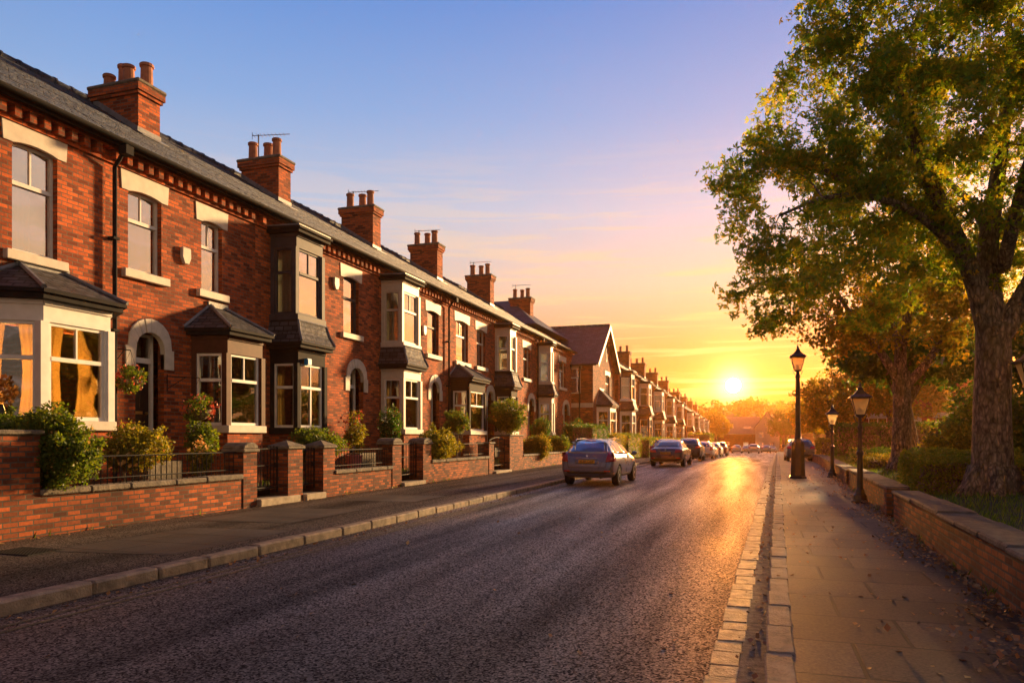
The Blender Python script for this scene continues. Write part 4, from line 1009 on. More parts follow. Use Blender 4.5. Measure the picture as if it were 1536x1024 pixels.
# ------------------------------------------------------------------ front garden walls
GX=-9.8
def pier(m, cap, ya, yb, zt, d=.46, capz=.13, style='round'):
    m.box(GX-d,GX+.02,ya,yb,.05,zt)
    a,b,c,e=GX-d-.05,GX+.07,ya-.05,yb+.05
    cap.box(a,b,c,e,zt,zt+.07)
    if style=='round':
        n=6; P=[]
        for i in range(n+1): t=math.pi*i/n; P.append(((c+e)/2-(e-c)/2*.94*math.cos(t),zt+.07+capz*math.sin(t)))
        cap.pyz(P,a+.02,b-.02)
    elif style=='pyr': cap.add([(a,c,zt+.07),(b,c,zt+.07),(b,e,zt+.07),(a,e,zt+.07),((a+b)/2,(c+e)/2,zt+.07+capz)],[(0,1,4),(1,2,4),(2,3,4),(3,0,4)])
def garden_wall(label, spans, piers, railing=None, group='front garden walls along the left pavement'):
    """spans: (ya,yb,ztop); piers: (ya,yb,ztop,style)"""
    r=empty('garden_wall',(0,0,0),label,'wall',group); m=MB(); c=MB()
    for ya,yb,zt in spans:
        m.box(GX-.24,GX,ya,yb,.0,zt-.1)
        y=ya; 
        while y<yb-.05:
            e=min(y+random.uniform(.7,1.1),yb); c.box(GX-.31,GX+.06,y,e-.008,zt-.1,zt+random.uniform(-.008,.008)); y=e
    m.build('wall',BRICKG,r)
    if spans: c.build('coping',OLDSTONE,r,bevel=.02)
    for ya,yb,zt,st in piers:
        pm,pc=MB(),MB(); pier(pm,pc,ya,yb,zt-.14,style=st); p=pm.build('gate_pier',BRICKG,r); pc.build('pier_cap',OLDSTONE,p,bevel=.018)
    if railing:
        for ya,yb,z0,z1 in railing:
            k=MB(); x=GX-.13
            k.tube([(x,ya,z1),(x,yb,z1)],.014,6); k.tube([(x,ya,z0+.09),(x,yb,z0+.09)],.012,6)
            y=ya+.06
            while y<yb: k.tube([(x,y,z0-.02),(x,y,z1+.0)],.009,5); y+=.125
            k.build('railing',IRON,r)
    return r
def gate(label, ya, yb, z0, z1, x=GX-.2, arch=0.0, group='iron gates along the left pavement', n=8):
    r=empty('garden_gate',(x,ya,z0),label,'gate',group); w=yb-ya; h=z1-z0; m=MB()
    top=lambda y: h+arch*math.sin(math.pi*y/w)
    m.tube([(0,.03,0),(0,.03,top(.03))],.02,6); m.tube([(0,w-.03,0),(0,w-.03,top(w-.03))],.02,6)
    m.tube([(0,.03+(w-.06)*i/8,top(.03+(w-.06)*i/8)-.04) for i in range(9)],.016,6); m.tube([(0,.03,.12),(0,w-.03,.12)],.016,6); m.tube([(0,.03,h*.6),(0,w-.03,h*.6)],.012,6)
    m.build('frame',IRON,r)
    b=MB()
    for i in range(1,n): y=.03+(w-.06)*i/n; b.tube([(0,y,.1),(0,y,top(y)+.03)],.010,5)
    b.build('bars',IRON,r); l=MB(); l.box(-.02,.03,w-.12,w-.04,h*.55,h*.66); l.build('latch',IRON,r)
    return r
def step(ya,yb,lab,top=.26):
    m=MB(); m.box(GX-.5,GX+.12,ya,yb,.05,top); o=m.build('gate_step',STONE if 0 else OLDSTONE,bevel=.02); o.data.materials[0]=simple('step_stone',(.34,.28,.20),.8,.3,8,.006,40); tag(o,lab,'step','stone gate steps along the left pavement'); return o
g=lambda px: fy(px,GX)
garden_wall('long low garden wall with a bushy end and stone coping, nearest the photo edge',[(7.86,g(364),.80)],[(6.9,7.86,1.72,'flat'),(g(364),g(364)+.42,1.38,'round')],[(g(125),g(364),.80,1.24)])
gA=g(364)+.42
gate('open-barred black iron gate beside the first low wall',gA+.04,g(430)-.04,.34,1.33); step(gA+.0,g(446)-.02,'pale stone step below the first black gate')
garden_wall('lone brick gate pier with a stone cap between the two nearest gates',[],[(g(431)+.0,g(431)+.55,1.42,'pyr')])
gB=g(431)+.55
gate('narrow black iron gate in front of a green shrub',gB+.03,g(484)-.03,.34,1.28,n=6); step(gB+.01,g(484)-.01,'pale stone step below the narrow second gate',.25)
garden_wall('low garden wall carrying black railings in front of the pink pot',[(g(484)+.5,g(588),.74)],[(g(484),g(484)+.5,1.42,'pyr'),(g(588),g(588)+.55,1.46,'round')],[(g(484)+.5,g(588),.74,1.22)])
gC=g(588)+.55
gate('tall black iron gate between capped piers by the yellow-green bush',gC+.03,g(634)-.03,.3,1.38,n=8); step(gC+.0,g(634)-.0,'stone step under the tall black gate',.22)
garden_wall('garden wall below the overhanging yellow-green bush',[(g(634)+.6,g(733),.82)],[(g(634),g(634)+.6,1.46,'round'),(g(733),g(733)+.55,1.42,'flat')],[(g(700),g(733),.82,1.3)])
gD=g(733)+.55
gate('brown-black gate with an arched top beside the tall brick pier',gD+.05,g(764)-.05,.28,1.45,arch=.12,n=9); step(gD,g(764),'stone step under the arched gate',.2)
garden_wall('tall square brick pier ending a garden wall behind the hatchback',[(g(784),42.0,.78)],[(g(764),g(784),1.72,'flat')])
garden_wall('far garden wall under clipped hedges past the hatchback',[(44.0,66.0,.75)],[(43.4,44.0,1.4,'flat'),(66,66.6,1.4,'flat')])
garden_wall('far garden wall beyond the purple saloon, mostly hidden by hedge',[(68.0,110.0,.3)],[(67.4,68.0,1.0,'flat')])
# ------------------------------------------------------------------ right-hand low wall
def low_wall(label, ya, yb, piers=(), ht=.56):
    r=empty('low_wall',(0,0,0),label,'wall','low brick walls along the right pavement'); m=MB(); n=max(2,int((yb-ya)/1.0)); c=MB()
    for i in range(n):
        a=ya+(yb-ya)*i/n; b=ya+(yb-ya)*(i+1)/n; xa,xb=wx(a),wx(b); z=gz((a+b)/2)
        m.prism([(xa,a,z-.05),(xb,b,z-.05),(xb+.3,b,z-.05),(xa+.3,a,z-.05)],(0,0,ht+.04))
        dz=random.uniform(-.012,.012); j=random.uniform(-.012,.012)
        c.prism([(xa-.04+j,a+.006,z+ht-.01),(xb-.04+j,b-.006,z+ht-.01),(xb+.42,b-.006,z+ht-.01),(xa+.42,a+.006,z+ht-.01)],(0,0,.07+dz))
    m.build('wall',BRICKR,r); c.build('coping',COPE,r,bevel=.018)
    for y in piers:
        p=MB(); x=wx(y); z=gz(y); p.box(x-.05,x+.33,y,y+.26,z,z+ht+.05); p.build('end_pier',OLDSTONE if 0 else BRICKR,r)
    return r
low_wall('low brick wall with broad stone coping beside the lawn, nearest on the right',-14,14.4,())
low_wall('low brick wall running past the lamp posts from the box hedge',15.2,23.8,(14.92,))
low_wall('low wall beyond the far lamp posts, running to the parked estate car',24.3,66.0,(24.05,),.5)
for i in range(5):
    y=69+i*2.2; x=wx(y)-.3; b=MB(); b.box(x,x+.2,y,y+.2,gz(y)-.1,gz(y)+.85); b.box(x-.02,x+.22,y-.02,y+.22,gz(y)+.85,gz(y)+.9); o=b.build('bollard',OLDSTONE,bevel=.015)
    tag(o,'short stone bollard in the row by the far low wall','bollard','stone bollards by the far low wall')

# ------------------------------------------------------------------ street lamps
def lamp(label, x, y, h, big=False, z0=None):
    r=empty('street_lamp',(x,y,(gz(y)+.082) if z0 is None else z0),label,'street lamp','black lantern street lamps on the right pavement')
    m=MB(); hb=h-.78
    if big:
        m.lathe([(.30,0),(.30,.06),(.26,.08),(.245,.5),(.225,1.25),(.20,1.3),(.13,1.38)],(0,0,0),8,R(22.5))
        m.lathe([(.115,1.38),(.125,1.42),(.10,1.48),(.085,1.9),(.075,hb-.25),(.10,hb-.22),(.06,hb-.1),(.05,hb)],(0,0,0),12)
    else:
        m.lathe([(.18,0),(.18,.05),(.155,.07),(.14,.17),(.10,.22),(.09,.28),(.066,.33),(.058,1.05)],(0,0,0),16)
        m.lathe([(.058,1.05),(.075,1.08),(.075,1.13),(.046,1.18),(.040,hb-.3),(.055,hb-.28),(.055,hb-.25),(.035,hb-.2),(.033,hb)],(0,0,0),12)
    m.build('post',IRONB,r,smooth=False)
    s=1.15 if big else .92; zb=hb; q=R(45); a=.10*s; b=.20*s; hh=.40*s
    f=MB(); f.lathe([(.05,-.04),(a*1.5,0),(a*1.5,.03)],(0,0,zb),4,q)
    for k in range(4):
        t=q+k*R(90); c,s_=math.cos(t),math.sin(t); f.tube([(c*a*1.41,s_*a*1.41,zb+.03),(c*b*1.41,s_*b*1.41,zb+.03+hh)],.011*s,5)
        t2=t+R(90); f.tube([(c*b*1.41,s_*b*1.41,zb+.03+hh),(math.cos(t2)*b*1.41,math.sin(t2)*b*1.41,zb+.03+hh)],.016*s,5)
    for sg in (1,-1):
        f.tube([(0,0,zb-.18),(sg*.10*s,0,zb-.12),(sg*.15*s,0,zb+.01)],.009,5)
    f.build('lantern_frame',IRONB,r)
    gl=MB(); gl.lathe([(a*1.38,.03),(b*1.38,.03+hh)],(0,0,zb),4,q); gl.build('lantern_glass',LAMPGL,r)
    cp=MB(); z1=zb+.03+hh; cp.lathe([(b*1.41*1.22,0),(b*1.41*1.22,.02),(b*1.0,.09*s),(b*.42,.20*s),(b*.42,.23*s)],(0,0,z1),4,q); cp.lathe([(.05*s,.21*s),(.06*s,.25*s),(.03*s,.28*s),(.035*s,.31*s),(.012*s,.36*s),(.004,.42*s)],(0,0,z1),10); cp.build('cap',IRONB,r)
    bu=MB(); bu.lathe([(.02,0),(.045,.06),(.045,.11),(.02,.15)],(0,0,zb+.05),10); bu.build('burner',CREAM,r)
    return r
lamp('tall street lamp with a thick eight-sided pedestal near the kerb',1.39,28.0,4.6,True)
lamp('short lamp post nearest the camera, standing against the low wall',2.19,18.0,2.72)
lamp('short lamp post farther on, between the tall lamp and the low wall',2.60,28.9,2.68)
lamp('farthest lamp, small and hazy beyond the parked estate car',5.0,105.0,4.2,True)
lamp('lamp lantern cut off by the photo edge beside the big trunk',4.27,14.1,2.55,z0=.6)

# ------------------------------------------------------------------ shrubs, baskets and pots on the left
def at(px,py,X):
    u=(px-768)/F_PX; a,b=-math.sin(YAW)+u*math.cos(YAW),math.cos(YAW)+u*math.sin(YAW); d=X/a
    return (X,d*b,CAM_H+(HOR-py)/F_PX*d,d/F_PX)
SG='shrubs in the left front gardens'
def sh(label,x0,x1,y0,y1,X,mat,n,leaf,flowers=None,dx=None,name='shrub',zb=.42,cat='shrub',group=SG,shell=.6,nl=24,lr=.42):
    n=int(n*1.35); cx,cy,_,_=at((x0+x1)/2,y1,X); _,_,zt,s=at((x0+x1)/2,y0,X); _,_,zl,_=at((x0+x1)/2,y1,X)
    rx=(x1-x0)/2*s; zl=max(zl,zb); rz=(zt-zl)/2
    return shrub(name,label,cat,(cx,cy,zb),[((0,0,(zt+zl)/2-zb),(dx or rx*.95,rx*1.05,rz)),((.05,-rx*.3,(zt+zl)/2-zb-rz*.35),((dx or rx)*.9,rx*.75,rz*.7)),((-.05,rx*.35,(zt+zl)/2-zb-rz*.25),((dx or rx)*.9,rx*.7,rz*.7))],n,leaf,mat,group,flowers,shell=shell,nl=nl,lr=lr)
sh('large rounded bush spilling over the wall beside the big near pier',34,134,614,730,-9.98,SHRUBM,17100,.052,(FLYEL,160,.045),.8)
sh('low bush behind the big near pier at the photo edge',-30,62,612,668,-10.55,SHRUBM,7000,.05,None,.5)
sh('yellow-flowered bush behind the first low wall, before the open door',150,256,634,706,-10.45,SHRUBY,7980,.05,(FLYEL,330,.075),.5)
sh('bushy fern-green plant under the second hanging basket',276,328,630,682,-10.9,SHRUBM,2470,.06,None,.3)
sh('green mound behind the narrow gate, tinged yellow on its right side',432,522,640,690,-10.75,SHRUBM,7980,.055,(FLYEL,160,.05),.6)
sh('dark rose bush against the cream bay of the fourth house',566,606,610,668,-11.0,LEAFD,3610,.06,(FLRED,240,.04),.4)
sh('yellow-green bush overhanging the wall beside the tall black gate',612,704,638,690,-10.05,SHRUBY,15200,.06,None,.7)
sh('dark bush behind the overhanging yellow-green one',664,708,612,650,-11.0,SHRUBM,4940,.065,(FLRED,240,.04),.5)
sh('large leafy bush in front of the dark hipped bay',733,790,600,648,-10.9,SHRUBM,9500,.075,None,.9)
sh('small clipped bush between the large leafy bush and the last terrace house',794,826,626,660,-10.9,LEAFD,3420,.07,(FLRED,240,.04),.6)
sh('trailing bush hanging over the wall beside the tall square pier',785,822,648,692,-10.1,SHRUBY,8550,.075,None,.8)
sh('low hedge-like bush between the tall pier and the hatchback roof',818,852,652,680,-10.2,SHRUBM,6840,.08,None,.8)
sh('round dark bush at the blank side wall of the gabled house',846,876,628,664,-10.9,LEAFD,4940,.085,None,.8)
def hedge(label,x0,x1,ya,yb,z0,z1,n,leaf,mat,group='clipped hedges along the left pavement',name='hedge',lumps=.12):
    r=empty(name,((x0+x1)/2,(ya+yb)/2,z0),label,'hedge',group); hx,hy,h=(x1-x0)/2,(yb-ya)/2,z1-z0
    A=np.array([hy*h,hy*h,hx*h,hx*h,hx*hy*2]); k=np.random.choice(5,n,p=A/A.sum()); u=np.random.uniform(-1,1,n); v=np.random.uniform(0,1,n); dp=np.abs(np.random.normal(0,lumps,n)); P=np.zeros((n,3))
    for i in range(5):
        q=k==i
        if i<2: P[q]=np.stack([(1 if i==0 else -1)*(hx-dp[q]),u[q]*hy,v[q]*h],1)
        elif i<4: P[q]=np.stack([u[q]*hx,(1 if i==2 else -1)*(hy-dp[q]),v[q]*h],1)
        else: P[q]=np.stack([u[q]*hx,(2*v[q]-1)*hy,h-dp[q]],1)
    P[:,2]+= .07*np.sin(P[:,1]*3.1)+.05*np.sin(P[:,0]*5+P[:,1]*7); P[:,0]+=.06*np.sin(P[:,1]*4+P[:,2]*5)
    scatter('foliage',P,leaf,mat,r)
    c=MB(); c.box(-hx+.16,hx-.16,-hy+.16,hy-.16,.02,h-.16); c.build('branches',BARK,r)
    return r
hedge('tall dark rounded hedge standing directly behind the hatchback bonnet',-10.4,-8.9,41.8,46.6,.1,2.25,7000,.085,LEAFD)
hedge('yellow-green hedge over a short wall between hatchback and purple saloon',-10.2,-8.7,47.2,51.5,.1,1.75,5500,.085,SHRUBY)
hedge('tall green hedge alongside the purple saloon',-10.0,-8.5,52.0,57.5,.0,1.75,5500,.09,SHRUBM)
hedge('long hedge beyond the purple saloon along the hazy terrace',-9.7,-8.0,59,74,-.2,1.45,7000,.12,SHRUBM)
hedge('farther hedge along the hazy terrace, alongside the white hatchback',-9.5,-7.6,77,94,-.4,1.3,5000,.15,SHRUBM)
hedge('last hedge clump at the foot of the hazy terrace',-9.0,-6.0,104,112,-.8,2.0,3500,.2,SHRUBM)
BG='flower baskets hanging on the house fronts'
def basket(label,px,py,X,wallx,r):
    x,y,z,_=at(px,py,X); t=empty('hanging_basket',(x,y,z-r*.3),label,'basket',BG)
    b=MB(); b.lathe([(.02,-r*.62),(r*.35,-r*.5),(r*.6,-r*.2),(r*.68,0)],(0,0,0),14); b.build('basket',BARK,t)
    scatter('foliage',lumpy(1500,[((0,0,.05),(r,r,r*.78)),((0,0,-r*.3),(r*.8,r*.8,r*.6))],.6,14,.4),.05,SHRUBM,t)
    scatter('flowers',in_ell(110,(0,0,.04),(r*1.05,r*1.05,r*.85),.9),.062,FLRED,t,FLOWER,.5)['kind']='stuff'
    c=MB()
    for k in range(3): a=k*2.1; c.tube([(math.cos(a)*r*.66,math.sin(a)*r*.66,0),(0,0,r*1.75)],.004,4)
    c.tube([(0,0,r*1.75),(wallx-x-.0,.0,r*1.9),(wallx-x,0,r*1.9)],.011,5); c.tube([(wallx-x+.02,0,r*1.2),((wallx-x)*.4,0,r*1.82)],.008,5); c.tube([(wallx-x+.01,0,r*1.05),(wallx-x+.01,0,r*2.0)],.012,5)
    c.build('bracket',IRON,t)
basket('flower basket with red blooms hanging beside the white arched door',196,562,-11.62,-12.0,.33)
basket('flower basket with pink blooms hanging in front of the brown bay',299,606,-11.05,-11.9,.38)
def potplant(label,px,y0,y1,X,w,potmat,fl,potz,ph):
    x,y,zt,s=at(px,y0,X); r=empty('potted_plant',(x,y,potz),label,'potted plant','potted plants in the front gardens')
    MB().lathe([(.17,0),(.22,ph-.06),(.245,ph-.05),(.245,ph),(.2,ph),(.19,ph-.06)],(0,0,0),16).build('pot',potmat,r,smooth=False)
    h=zt-potz-ph; scatter('foliage',lumpy(2000,[((0,0,ph+h*.5),(w,w,h*.5)),((0,w*.3,ph+h*.35),(w*.8,w*.8,h*.35))],.55),.058,SHRUBY,r); scatter('flowers',in_ell(70,(0,-w*.1,ph+h*.6),(w,w,h*.45),.9),.07,fl,r,FLOWER,.5)['kind']='stuff'
    st=MB()
    for k in range(6): a=k*1.05; st.tube([(0,0,ph-.05),(math.cos(a)*w*.3,math.sin(a)*w*.3,ph+h*.4),(math.cos(a)*w*.5,math.sin(a)*w*.5,ph+h*.8)],[.014,.01,.004],5)
    st.build('stem',BARK,r)
potplant('tall flowering plant in a pink-red pot behind the railings',531,612,690,-10.7,.42,simple('pink_pot',(.42,.10,.10),.6,.15),FLRED,.42,.62)
potplant('small plant in a dark terracotta pot by the small brown bay',300,655,690,-10.55,.24,CLAY,FLYEL,.42,.34)
# blue box on the black bay post, and a lamp by the cream bay
x,y,z,_=at(461,543,-11.16); m=MB(); m.box(-.05,.05,-.10,.10,-.09,.09); m.box(.05,.062,-.08,.08,-.07,.07); o=m.build('bell_box',simple('blue_plastic',(.02,.22,.52),.4,.1),loc=(x+.02,y,z),bevel=.015); tag(o,'small bright blue box fixed to the black bay post','alarm box')

# ------------------------------------------------------------------ table lamp and flowers inside the nearest bay
t=empty('table_lamp',(-12.75,10.33,1.75),'warm glowing lamp inside the room of the nearest white bay','lamp')
MB().lathe([(.12,0),(.12,.02),(.04,.05),(.06,.2),(.03,.4),(.02,.62)],(0,0,0),12).build('base',BRASS,t)
sd=MB(); sd.lathe([(.11,.45),(.08,.9)],(0,0,0),18); sd.build('lamp_shade',emis('lit_shade',(1.0,.46,.11),300.0),t)
r=empty('flower_vase',(-11.62,8.62,1.84),'dark vase of flowers silhouetted in the side of the nearest bay','vase'); MB().lathe([(.06,0),(.10,.08),(.07,.2),(.06,.24)],(0,0,0),12).build('vase',TRIM,r); scatter('flowers',in_ell(160,(0,0,.45),(.2,.25,.24),.3),.09,DEAD,r)['kind']='stuff'

# ------------------------------------------------------------------ trees
LAT=Vector((math.cos(YAW),math.sin(YAW)))
def L4(l,f,z,r): return (LAT.x*l-LAT.y*f, LAT.y*l+LAT.x*f, z, r)   # l to the right of the view, f away from it
TG='trees in the green strip on the right'
grow_tree('street_tree','tallest tree, thick mossy trunk standing on the lawn nearest the camera',(3.85,14.6,.5),
  [(0,0,-.1,.39),(0,0,.5,.32),(.0,.02,1.6,.285),(.02,.02,2.5,.27),(.0,0,3.0,.25)],
  [[L4(-.02,0,2.8,.22),L4(-.25,0,3.6,.17),L4(-.55,.1,4.5,.14),L4(-1.1,.0,5.5,.13),L4(-1.7,-.3,6.6,.08),L4(-2.1,-.5,7.6,.04)],
   [L4(.02,0,2.9,.22),L4(.05,.2,4.2,.17),L4(.35,.4,5.6,.13),L4(.6,.5,7.2,.09),L4(.7,.6,8.6,.04)],
   [L4(.05,0,2.7,.21),L4(.45,-.1,3.4,.18),L4(.95,-.2,4.4,.14),L4(1.8,-.2,5.6,.10),L4(2.8,-.3,6.8,.04)],
   [L4(-.25,0,3.6,.10),L4(-.9,-.3,4.3,.085),L4(-1.9,-.6,4.85,.06),L4(-3.1,-.9,4.9,.04),L4(-4.1,-1.2,4.5,.02)],
   [L4(-.6,.1,4.6,.12),L4(-1.6,.5,5.4,.09),L4(-2.8,.8,6.0,.06),L4(-3.8,.9,6.5,.03)],
   [L4(.1,-.1,3.9,.12),L4(-.3,-1.2,5.0,.09),L4(-.8,-2.4,5.9,.05),L4(-1.1,-3.2,6.6,.03)],
   [L4(.2,.3,4.6,.12),L4(.6,1.6,5.6,.08),L4(.7,2.8,6.6,.04)],
   [L4(.9,-.2,4.3,.12),L4(1.5,-1.4,5.0,.08),L4(2.2,-2.4,5.6,.04)]],
  [((.5,.5,6.7),(4.1,4.2,3.3)),((-2.3,-.6,6.6),(2.2,2.2,2.1)),((-3.1,-.8,5.0),(2.0,2.0,1.8)),((2.8,-.6,6.6),(2.2,2.2,1.8)),((-2.9,-1.3,3.5),(1.9,1.7,.95)),((2.5,.3,5.0),(2.4,2.4,2.0)),((-.6,-1.6,8.0),(3.0,2.6,2.4))],
  980,80,.088,LEAF1,BARK,TG,LOBED,.42,shell=.8)
grow_tree('street_tree','slimmer forked tree with golden leaves behind the box hedge',(4.1,24.5,.5),
  [(0,0,-.1,.31),(0,0,.6,.27),(.03,0,1.8,.25),(.0,0,3.0,.24)],
  [[L4(-.02,0,2.9,.20),L4(.05,.1,4.0,.15),L4(.1,0,5.2,.11),L4(0,0,6.6,.05)],
   [L4(-.05,0,2.7,.15),L4(-.7,0,3.7,.11),L4(-1.5,.1,4.8,.07),L4(-2.2,0,5.8,.03)],
   [L4(.05,0,2.5,.15),L4(.8,0,3.3,.12),L4(1.6,.1,4.5,.07),L4(2.2,0,5.6,.03)],
   [L4(-.02,0,3.4,.10),L4(-.3,-1,4.4,.07),L4(-.7,-1.9,5.3,.03)],[L4(.05,.1,3.6,.1),L4(.3,1.2,4.7,.07),L4(.4,2.2,5.6,.03)]],
  [((0,0,5.6),(3.2,2.8,2.4)),((-2.1,-.6,4.9),(1.7,1.6,1.6)),((1.9,.4,4.6),(1.7,1.8,1.4)),((-1.2,-.4,3.9),(1.3,1.3,.7))],
  290,54,.125,LEAF2,BARK2,TG,KITE,.44,shell=.75)
protoA=grow_tree('background_tree','tree with a dark leaning trunk behind the forked golden tree',(6.0,33.5,.5),
  [(0,0,-.1,.36),(-.05,0,.8,.30),(-.3,0,2.4,.26)],
  [[(-.3,0,2.3,.22),(-.9,.1,4,.15),(-1.2,.2,6,.07)],[(-.3,0,2.2,.2),(.5,-.2,3.8,.13),(1.3,-.3,5.6,.06)],[(-.3,0,2.4,.15),(-.3,-1.1,4,.1),(-.4,-2,5.6,.05)],[(-.3,0,2.4,.15),(0,1.2,4,.1),(0,2,5.6,.05)]],
  [((0,0,5.2),(3.2,3.2,2.6)),((-1.6,-.5,4.4),(1.8,1.8,1.5)),((1.6,.4,4.2),(1.8,1.8,1.5))],170,75,.20,LEAFD,BARK,TG,KITE,.6)
protoB=grow_tree('background_tree','broad gold-tinted tree standing past the far lamp posts',(8.2,52.0,.3),
  [(0,0,-.1,.3),(.02,0,.8,.26),(.1,0,2.2,.22)],
  [[(.1,0,2.1,.18),(-.8,.1,3.8,.12),(-1.3,.2,5.6,.05)],[(.1,0,2.1,.18),(.9,-.2,3.8,.12),(1.5,-.3,5.6,.05)],[(.1,0,2.2,.15),(.1,-1.1,4,.1),(.2,-2,5.6,.05)],[(.1,0,2.2,.15),(.3,1.2,4,.1),(.2,2,5.4,.05)]],
  [((0,0,5.0),(3.4,3.4,2.5)),((-1.8,0,3.9),(1.6,1.9,1.5)),((1.7,.4,3.8),(1.8,1.8,1.5))],160,70,.23,LEAF2,BARK,TG,KITE,.65)
for o_,x,y,sc_,rz,l in [
  (protoA,14.5,30,1.05,2.0,'dark tree deep in the garden between the two nearest trunks'),
  (protoA,13.0,21,.95,4.1,'dark tree behind the thick mossy trunk at the photo edge'),
  (protoA,16.5,44,1.1,.7,'dark tree before the red brick house on the right'),
  (protoA,10.6,29.5,.9,5.2,'dark tree filling the gap right of the forked golden tree'),
  (protoA,12.2,22.0,.95,1.1,'dark tree right of the thick mossy trunk, before the photo edge'),
  (protoB,5.6,62,.95,1.3,'gold-lit tree just above the parked estate car'),
  (protoB,6.6,76,1.0,2.9,'hazy gold tree beyond the parked estate car, nearer of two'),
  (protoB,8.0,92,1.05,5.0,'hazy gold tree beyond the parked estate car, farther of two'),
  (protoA,11.0,70,1.05,3.3,'dark hazy tree behind the row of gold ones'),
  (protoB,8.6,120,1.25,.4,'pale hazy tree at the right of the road end'),
  (protoB,-9.5,176,1.3,3.9,'faded tree at the foot of the terrace where the road ends'),
  (protoA,5.5,172,1.2,1.9,'faded tree beside the gabled house at the road end')]:
    c=copy_tree(o_); c.location=(x,y,.4 if y<60 else gz(y)); c.scale=(sc_,)*3; c.rotation_euler=(0,0,rz); c['label']=l
# hedges and shrubs of the right-hand gardens
RH='hedges in the right-hand gardens'
hedge('clipped box hedge with sunlit edges at the gap in the low wall',2.75,4.75,15.0,16.5,.45,1.22,17000,.045,HEDGEM,RH,lumps=.045)
hedge('long dark hedge behind the short lamp posts',3.9,9.5,42.0,43.6,.4,2.25,8000,.11,LEAFD,RH)
hedge('small square yellow-lit hedge beside the stone bollards',3.5,4.7,47.0,50.0,.3,1.4,3000,.1,SHRUBY,RH)
hedge('low flowering border hedge behind the second wall section',3.3,6.2,26.0,27.4,.42,.92,3800,.07,SHRUBY,RH,lumps=.1)
hedge('low dark border hedge beyond the flowering one',3.6,6.0,31.5,32.6,.42,1.05,2800,.08,LEAFD,RH)
RS='shrubs in the right-hand gardens'
for (l,x,y,r_,h,n,mt,lf) in [('bushy green laurel left of the thick mossy trunk',5.9,19.6,1.2,2.3,6500,SHRUBM,.11),('dark laurel behind the thick mossy trunk',8.4,19.5,1.6,3.0,7000,LEAFD,.12),
   ('high dark shrub behind the laurels, under the tree crown',9.6,25.0,1.9,4.6,6500,LEAFD,.14),('tall green shrub right of the thick mossy trunk',8.2,16.6,1.3,3.6,6000,SHRUBM,.12),
   ('tall green shrub just right of the forked golden trunk',7.2,28.0,1.5,3.7,6500,SHRUBM,.12),
   ('low leafy shrub at the right foot of the thick mossy trunk',5.15,14.0,.75,1.15,3200,SHRUBM,.085),('golden shrub beside the slimmer forked trunk',5.6,25.2,1.0,1.6,3000,SHRUBY,.10),('tall dark shrub between the two nearest trunks',10.2,25.5,1.7,3.0,6000,LEAFD,.14),
   ('dark shrub cut off by the photo edge below the lamp lantern',6.6,14.6,1.25,2.7,6000,LEAFD,.11)]:
    shrub('shrub',l,'shrub',(x,y,.5),[((0,0,h*.5),(r_,r_,h*.5)),((-r_*.3,-.2,h*.35),(r_*.8,r_*.8,h*.35)),((r_*.35,.1,h*.4),(r_*.8,r_*.8,h*.4))],n,lf,mt,RS,None,True,.55,26,.32)
sh_=shrub('woodland','x','y',(0,0,0),[((22,24,3.2),(8,9,3.6)),((26,44,3.4),(10,12,4.0)),((30,70,3.2),(12,16,4.2)),((26,100,2.5),(12,18,4.4)),((16,12,2.6),(5,6,3.0))],30000,.42,LEAFD,None,None,False,.8,90,.13)
for k in ('label','category'): del sh_[k]
sh_['kind']='stuff'

# red houses half hidden by the trees on the right
h1=house('red brick house with white windows, glimpsed through the trees',0,0,9,[(2.0,1.1,4.7,6.3,WHITE,'top2','net',.03,STONE),(6.6,1.1,4.7,6.3,WHITE,'top2','net',.03,STONE),(2.0,1.4,1.6,3.4,WHITE,'top2','net',.03,STONE),(6.8,1.4,1.6,3.4,WHITE,'top2','net',.03,STONE)],[(4.4,1.0,3.2,.4)],[],[dict(y0=7.6,y1=8.4,x0=-4.4,x1=-3.0,zt=10.4,pots=P3)],group='houses behind the trees on the right',gable0=True,gable1=True,detail=1)
h1.location=(7.4,66.5,-.3); h1.rotation_euler=(0,0,R(180+72))
h2=house('second red brick house behind the trees, beyond the first one',0,0,9,[(2.0,1.1,4.7,6.3,WHITE,'top2','net',.03,STONE),(6.6,1.1,4.7,6.3,WHITE,'top2','net',.03,STONE),(6.8,1.4,1.6,3.4,WHITE,'top2','net',.03,STONE)],[(4.4,1.0,3.2,.4)],[],[dict(y0=.6,y1=1.4,x0=-4.4,x1=-3.0,zt=10.4,pots=P3)],group='houses behind the trees on the right',gable0=True,gable1=True,detail=1)
h2.location=(13.5,88.0,-.6); h2.rotation_euler=(0,0,R(180))

